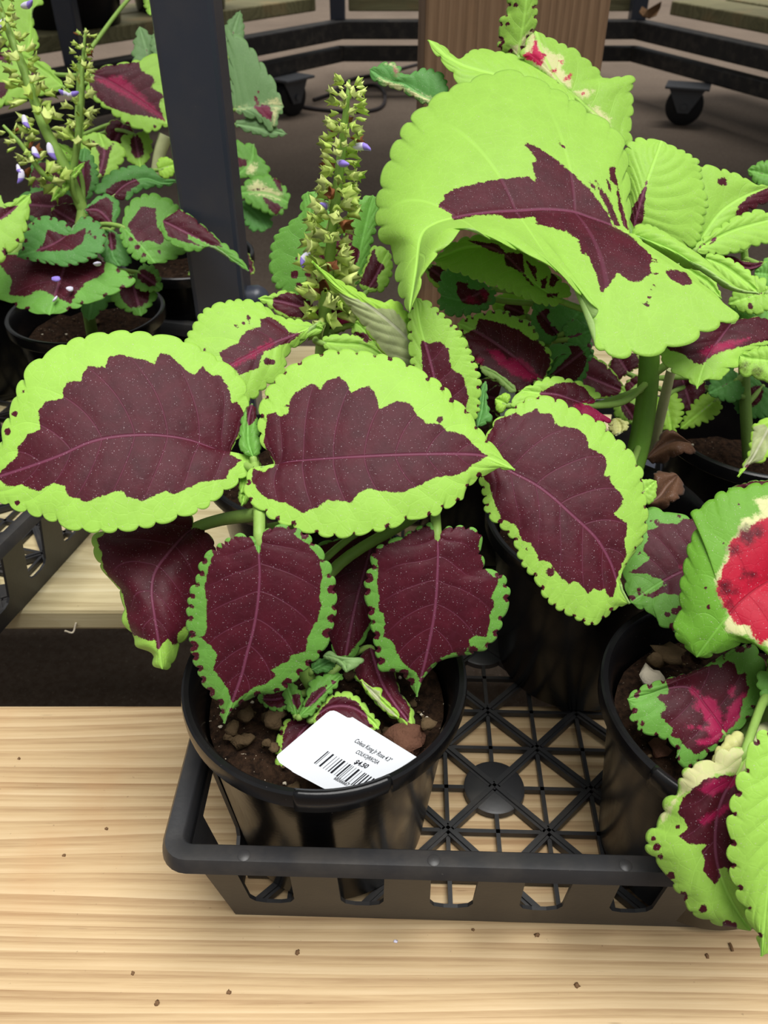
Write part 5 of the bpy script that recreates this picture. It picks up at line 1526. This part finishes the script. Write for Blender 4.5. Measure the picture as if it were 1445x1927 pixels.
poly = zl((418, 850), (415, 838), (422, 826), (735, 558), (758, 544), (784, 541), (805, 548), (872, 586), (890, 588), (905, 583), (1322, 842), (1290, 872), (1190, 940), (1060, 1000), (900, 1050), (745, 1056), (700, 1034), (520, 938), (505, 925), (435, 878))
nP = len(poly)
V = [on_tag(p, 0.0002) for p in poly] + [on_tag(p, -0.0002) for p in poly]
V = np.array(V)
# the stake part bends down behind the rim
Fc = [tuple(range(nP))[::-1], tuple(range(nP, 2 * nP))] + [(i, (i + 1) % nP, (i + 1) % nP + nP, i + nP) for i in range(nP)]
tagroot = thing('price_label', 'white plastic price label with barcode stuck in the front pot', 'label', tuple(on_tag(zl((900, 1060))[0])))
lo = mesh('label_card', V, Fc, M_TAG, tagroot)
zq = zt(500, 1320, 4.817)
EX = np.array([0.862, 0.507])
EY = np.array([0.760, -0.650])


def tagpx(o, s, t):
    return (o[0] + s * EX[0] + t * EY[0], o[1] + s * EX[1] + t * EY[1])


def label_text(body, start, end, cap, name, bold=0.0):
    cu = bpy.data.curves.new(name, 'FONT')
    cu.body = body
    cu.size = 1.0
    cu.offset = bold
    cu.resolution_u = 3
    ob = bpy.data.objects.new(name + '_curve', cu)
    COL.objects.link(ob)
    bpy.context.view_layer.update()
    dg = bpy.context.evaluated_depsgraph_get()
    me = bpy.data.meshes.new_from_object(ob.evaluated_get(dg))
    bpy.data.objects.remove(ob)
    co = np.zeros(len(me.vertices) * 3)
    me.vertices.foreach_get('co', co)
    co = co.reshape(-1, 3)
    (x0, y0), (x1, y1) = zq(start, end)
    L = math.hypot(x1 - x0, y1 - y0)
    sx = L / co[:, 0].max()
    cp = cap / 4.817 / 0.72
    ex = np.array([x1 - x0, y1 - y0]) / L
    org = origin(lo)
    new = [on_tag((x0 + p[0] * sx * ex[0] + p[1] * cp * EY[0], y0 + p[0] * sx * ex[1] + p[1] * cp * EY[1]), 0.00032) - org for p in co]
    me.vertices.foreach_set('co', np.array(new).reshape(-1))
    me.update()
    return mkobj(name, me, lo, [M_PRINT])


label_text('Coleus Kong Jr Rose 4.3"', (797, 362), (1118, 548), 47, 'printed_text', 0.008)
label_text('COLKOJRROSA', (808, 462), (1010, 568), 42, 'printed_text', 0.008)
label_text('$4.50', (795, 556), (908, 606), 50, 'printed_price', 0.03)
label_text('68566667', (612, 700), (738, 768), 38, 'printed_number', 0.015)
bars = ((0, 9), (18, 4), (50, 16), (92, 4), (118, 4), (142, 10), (166, 18), (206, 4), (226, 14), (250, 5), (266, 5), (292, 4), (314, 18), (350, 4), (378, 9), (394, 9), (416, 12), (444, 12), (472, 12), (500, 10))
bm_ = MB()
for (s0, w) in bars:
    o0 = zq((436, 556))[0]
    q = []
    for (s, t) in ((s0, 0), (s0 + w, 0), (s0 + w, 168), (s0, 168)):
        q.append(on_tag(tagpx(o0, s * 1.02 / 4.817, t / 4.817), 0.00032))
    bm_.add(q, [(0, 1, 2, 3)])
bm_.build('barcode', M_PRINT, lo)

# second plain label, only its corner showing between the leaves
q = [P(x, y, k) for (x, y, k) in ((936, 752, 0.452), (949, 706, 0.452), (968, 722, 0.452), (975, 860, 0.458), (955, 862, 0.458))]
nq = [p + np.array([0.0002, 0.0006, 0.0002]) for p in q]
tag(mesh('plant_label', q + nq, [(0, 1, 2, 3, 4)[::-1], (5, 6, 7, 8, 9)] + [(i, (i + 1) % 5, (i + 1) % 5 + 5, i + 5) for i in range(5)], M_TAG), 'slim plain white plant label half hidden among dark leaves', 'label')

# chunk of bark in the front pot, pale chunk in the right pot
rock(P(758, 1392, 0.343), 0.0075, M_BARK, POTS['A']['soil'], 'bark_chunk')
rock(P(770, 1398, 0.342), 0.006, M_BARK, POTS['A']['soil'], 'bark_chunk')
for (x, y, k, r) in ((518, 1350, .352, .0048), (456, 1392, .348, .0042), (462, 1345, .355, .0036), (437, 1370, .35, .0028), (432, 1385, .349, .0026), (503, 1397, .345, .0022), (515, 1407, .344, .0022), (806, 1362, .345, .003)):
    rock(P(x, y, k), r, M_CLOD, POTS['A']['soil'], 'soil_granule')
for (x, y, k, r, m) in ((1228, 1278, .366, .006, M_PERLITE), (1255, 1232, .372, .0062, M_CLOD), (1240, 1405, .352, .006, M_BARK), (1235, 1240, .37, .004, M_CLOD)):
    rock(P(x, y, k), r, m, POTS['D']['soil'], 'soil_granule')

# crumbs and a bit of twig on the near board
for i, (x, y) in enumerate(((744, 1772), (295, 1888), (430, 1868), (1330, 1800), (250, 1832), (36, 1428), (560, 1793), (1085, 1855), (890, 1750), (120, 1610), (200, 1560), (1010, 1760))):
    p = PZ(x, y, 0.0)
    o = rock(p + np.array([0, 0, 0.0004]), random.uniform(0.0006, 0.0012), M_PETALW if i == 0 else M_CHIP, None, 'soil_crumb')
    if i == 0:
        o.name = 'white_flake'
        tag(o, 'tiny white flake on the near pine board before the tray', 'flake')
    else:
        tag(o, 'tiny dark crumb of soil on the near pine board', 'crumb', 'soil crumbs on the near board')
p, q = PZ(1373, 1775, 0.0008), PZ(1379, 1790, 0.0008)
tag(MB().tube([p, (p + q) / 2 + [0, 0, 0.0004], q], 0.0006, 6).build('dry_twig', M_CHIP, None, smooth=True), 'short dark twig on the near board below the hanging green leaf', 'twig')
p, q, r = PY(143, 1172, 0.3962), PY(137, 1190, 0.393), PY(122, 1187, 0.391)
tag(MB().tube([p, q, r], 0.0006, 6).build('dry_straw', M_PERLITE, None, smooth=True), 'pale bent straw caught on the edge of the second board', 'straw')

# ------------------------------------------------------------------ background: brown post and rolling carts
xa, xb = PY(799, 50, 0.95)[0], PY(1144, 50, 0.95)[0]
bp_ = thing('wooden_post', 'thick brown stained square wooden post standing behind the lime plant', 'post', ((xa + xb) / 2, 0.95 + (xb - xa) / 2, FLOOR_Z))
MB().box(((xa + xb) / 2, 0.95 + (xb - xa) / 2, (FLOOR_Z + 2.0) / 2), (xb - xa, xb - xa, 2.0 - FLOOR_Z)).build('timber', M_WOODP, bp_, bevel=0.004)

ZT, ZB = -0.020, -0.094          # centre heights of the upper and lower rails


def cart(label, path, casters, uprights, shelf, pots, key):
    x0, y0 = path[len(path) // 2]
    root = thing('plant_cart', label, 'cart', (x0, y0, FLOOR_Z))
    for (a, b) in zip(path[:-1], path[1:]):
        d = nrm(np.array([b[0] - a[0], b[1] - a[1], 0]))
        MB().bar(np.array([a[0], a[1], ZT]) - d * 0.02, np.array([b[0], b[1], ZT]) + d * 0.02, 0.05, 0.055).build('frame_rail', M_CART, root, bevel=0.004)
        MB().bar(np.array([a[0], a[1] + 0.01, ZB]) - d * 0.01, np.array([b[0], b[1] + 0.01, ZB]) + d * 0.01, 0.045, 0.044).build('lower_rail', M_CART, root, bevel=0.004)
    for (x, y) in uprights:
        MB().box((x, y, 0.42), (0.05, 0.05, 0.84)).build('upright', M_POST, root, bevel=0.004)
    for (cx, cy, rz) in casters:
        cs = MB().box((cx, cy, ZB - 0.026), (0.13, 0.10, 0.008), rz).build('caster', M_CASTER, root, bevel=0.002)
        for s in (-1, 1):
            ox, oy = -math.sin(rz) * 0.026 * s, math.cos(rz) * 0.026 * s
            ex, ey = math.cos(rz), math.sin(rz)
            zt0, zb0 = ZB - 0.028, FLOOR_Z + 0.05
            V = []
            for w in (-0.002, 0.002):
                wx, wy = -math.sin(rz) * w, math.cos(rz) * w
                for (e, z) in ((-0.055, zt0), (0.055, zt0), (0.016, zb0 - 0.012), (-0.016, zb0 - 0.012)):
                    V.append((cx + ox + wx + ex * e, cy + oy + wy + ey * e, z))
            mesh('caster_fork', V, [(3, 2, 1, 0), (4, 5, 6, 7), (0, 1, 5, 4), (1, 2, 6, 5), (2, 3, 7, 6), (3, 0, 4, 7)], M_CASTER, cs)
        V = MB().lathe([(0.0, -0.017), (0.02, -0.018), (0.05, -0.018), (0.056, -0.014), (0.056, 0.014), (0.05, 0.018), (0.02, 0.018), (0.0, 0.017)], (0, 0, 0), 36)
        pts = []
        for (x, y, z) in V.v:
            pts.append((cx + x * math.cos(rz) - z * math.sin(rz), cy + x * math.sin(rz) + z * math.cos(rz), FLOOR_Z + 0.0562 + y))
        V.v = pts
        V.build('caster_wheel', M_RUBBER, cs, smooth=True)
        hub = MB().lathe([(0.0, 0.0), (0.009, 0.0), (0.009, 0.006), (0.0, 0.006)], (0, 0, 0), 12)
        hub.v = [(cx + x * math.cos(rz) + (z + 0.029) * math.sin(rz), cy + x * math.sin(rz) - (z + 0.029) * math.cos(rz), FLOOR_Z + 0.0562 + y) for (x, y, z) in hub.v]
        hub.build('axle_bolt', M_CASTER, cs, smooth=True)
    for (a, b, off, w) in shelf:
        a, b = np.array([a[0], a[1], 0.045]), np.array([b[0], b[1], 0.045])
        d = nrm(b - a)
        s = np.array([-d[1], d[0], 0])
        MB().bar(a + s * off, b + s * off, w, 0.04).build('shelf_board', M_WOODG, root, bevel=0.004)
    return root


# far cart wrapping round: left flank, middle, right flank
cart('black steel cart frame with weathered shelf boards and a caster, left of the brown post',
     [(-1.10, 1.93), (-0.148, 3.20), (0.30, 3.20)], [(-0.30, 2.93, 0.9)], [(-0.155, 3.22), (-0.79, 2.39)], [((-1.05, 2.05), (-0.17, 3.22), 0.16, 0.17), ((-1.25, 2.05), (-0.37, 3.22), 0.19, 0.17), ((-0.12, 3.34), (0.30, 3.34), 0.0, 0.17), ((-0.12, 3.53), (0.30, 3.53), 0.0, 0.17)], [], 'L')
cart('black steel cart frame with weathered boards and a swivel caster right of the brown post',
     [(0.36, 3.20), (0.856, 3.20), (1.40, 1.84)], [(0.93, 2.80, -0.35)], [(0.85, 3.22)], [((0.36, 3.34), (0.84, 3.34), 0.0, 0.17), ((0.36, 3.53), (0.84, 3.53), 0.0, 0.17), ((1.02, 3.20), (1.56, 1.84), 0.0, 0.17), ((1.22, 3.27), (1.76, 1.91), 0.0, 0.17)], [], 'R')
# black pots standing on the carts, only their feet in view
for i, (x, y, r, lab) in enumerate(((-0.62, 2.95, 0.13, 'wide black plastic pot on the cart shelf left of the brown post, above the caster'), (-0.86, 2.63, 0.13, 'wide black plastic pot on the left cart shelf behind the steel post'), (0.20, 3.42, 0.12, 'wide black pot on the shelf just beside the brown post'), (1.36, 2.70, 0.14, 'wide black pot on the right cart shelf above the swivel caster'))):
    t = thing('nursery_pot', lab, 'pot', (x, y, 0.065))
    MB().lathe([(0, 0.065), (r, 0.065), (r * 1.02, 0.07), (r * 1.2, 0.25), (r * 1.26, 0.25), (r * 1.27, 0.275), (r * 1.2, 0.275), (r * 0.98, 0.08), (0, 0.08)], (x, y, 0), 40).build('pot_wall', M_POT, t, smooth=True)
    MB().disc((x, y, 0.235), r * 1.15).build('soil', M_SOIL, t)
# withered leaf on the right cart and a loop of cable on the floor
lw = [P(1205, 18, 2.75), P(1222, 26, 2.72), P(1242, 6, 2.70)]
pts = []
for i, (x, y) in enumerate(((1203, 22), (1208, 12), (1218, 18), (1232, 10), (1245, 2), (1243, 14), (1236, 28), (1222, 34), (1210, 30))):
    pts.append(P(x, y, 2.58 + 0.02 * (i % 2)))
n = len(pts)
b2 = [p + np.array([0, 0.004, -0.003]) for p in pts]
o = mesh('withered_leaf', pts + b2, [tuple(range(n)), tuple(range(n, 2 * n))[::-1]] + [(i, i + n, (i + 1) % n + n, (i + 1) % n) for i in range(n)], M_CHIP)
tag(o, 'crumpled brown withered leaf hanging on the right cart frame', 'leaf')
cz = FLOOR_Z + 0.006
cb = [PZ(590, 188, cz), PZ(640, 172, cz), PZ(700, 160, cz), PZ(722, 172, cz), PZ(722, 196, cz), PZ(700, 208, cz), PZ(650, 210, cz), PZ(600, 206, cz), PZ(560, 200, cz)]
tag(MB().tube(cb, 0.006, 8).build('power_cable', M_CABLE, None, smooth=True), 'loop of dark cable lying on the concrete beside the left caster', 'cable')
cb = [PZ(628, 172, cz), PZ(660, 150, cz), PZ(720, 138, cz), PZ(790, 120, cz)]
tag(MB().tube(cb, 0.006, 8).build('power_cable', M_CABLE, None, smooth=True), 'straight run of dark cable leading behind the brown post', 'cable')
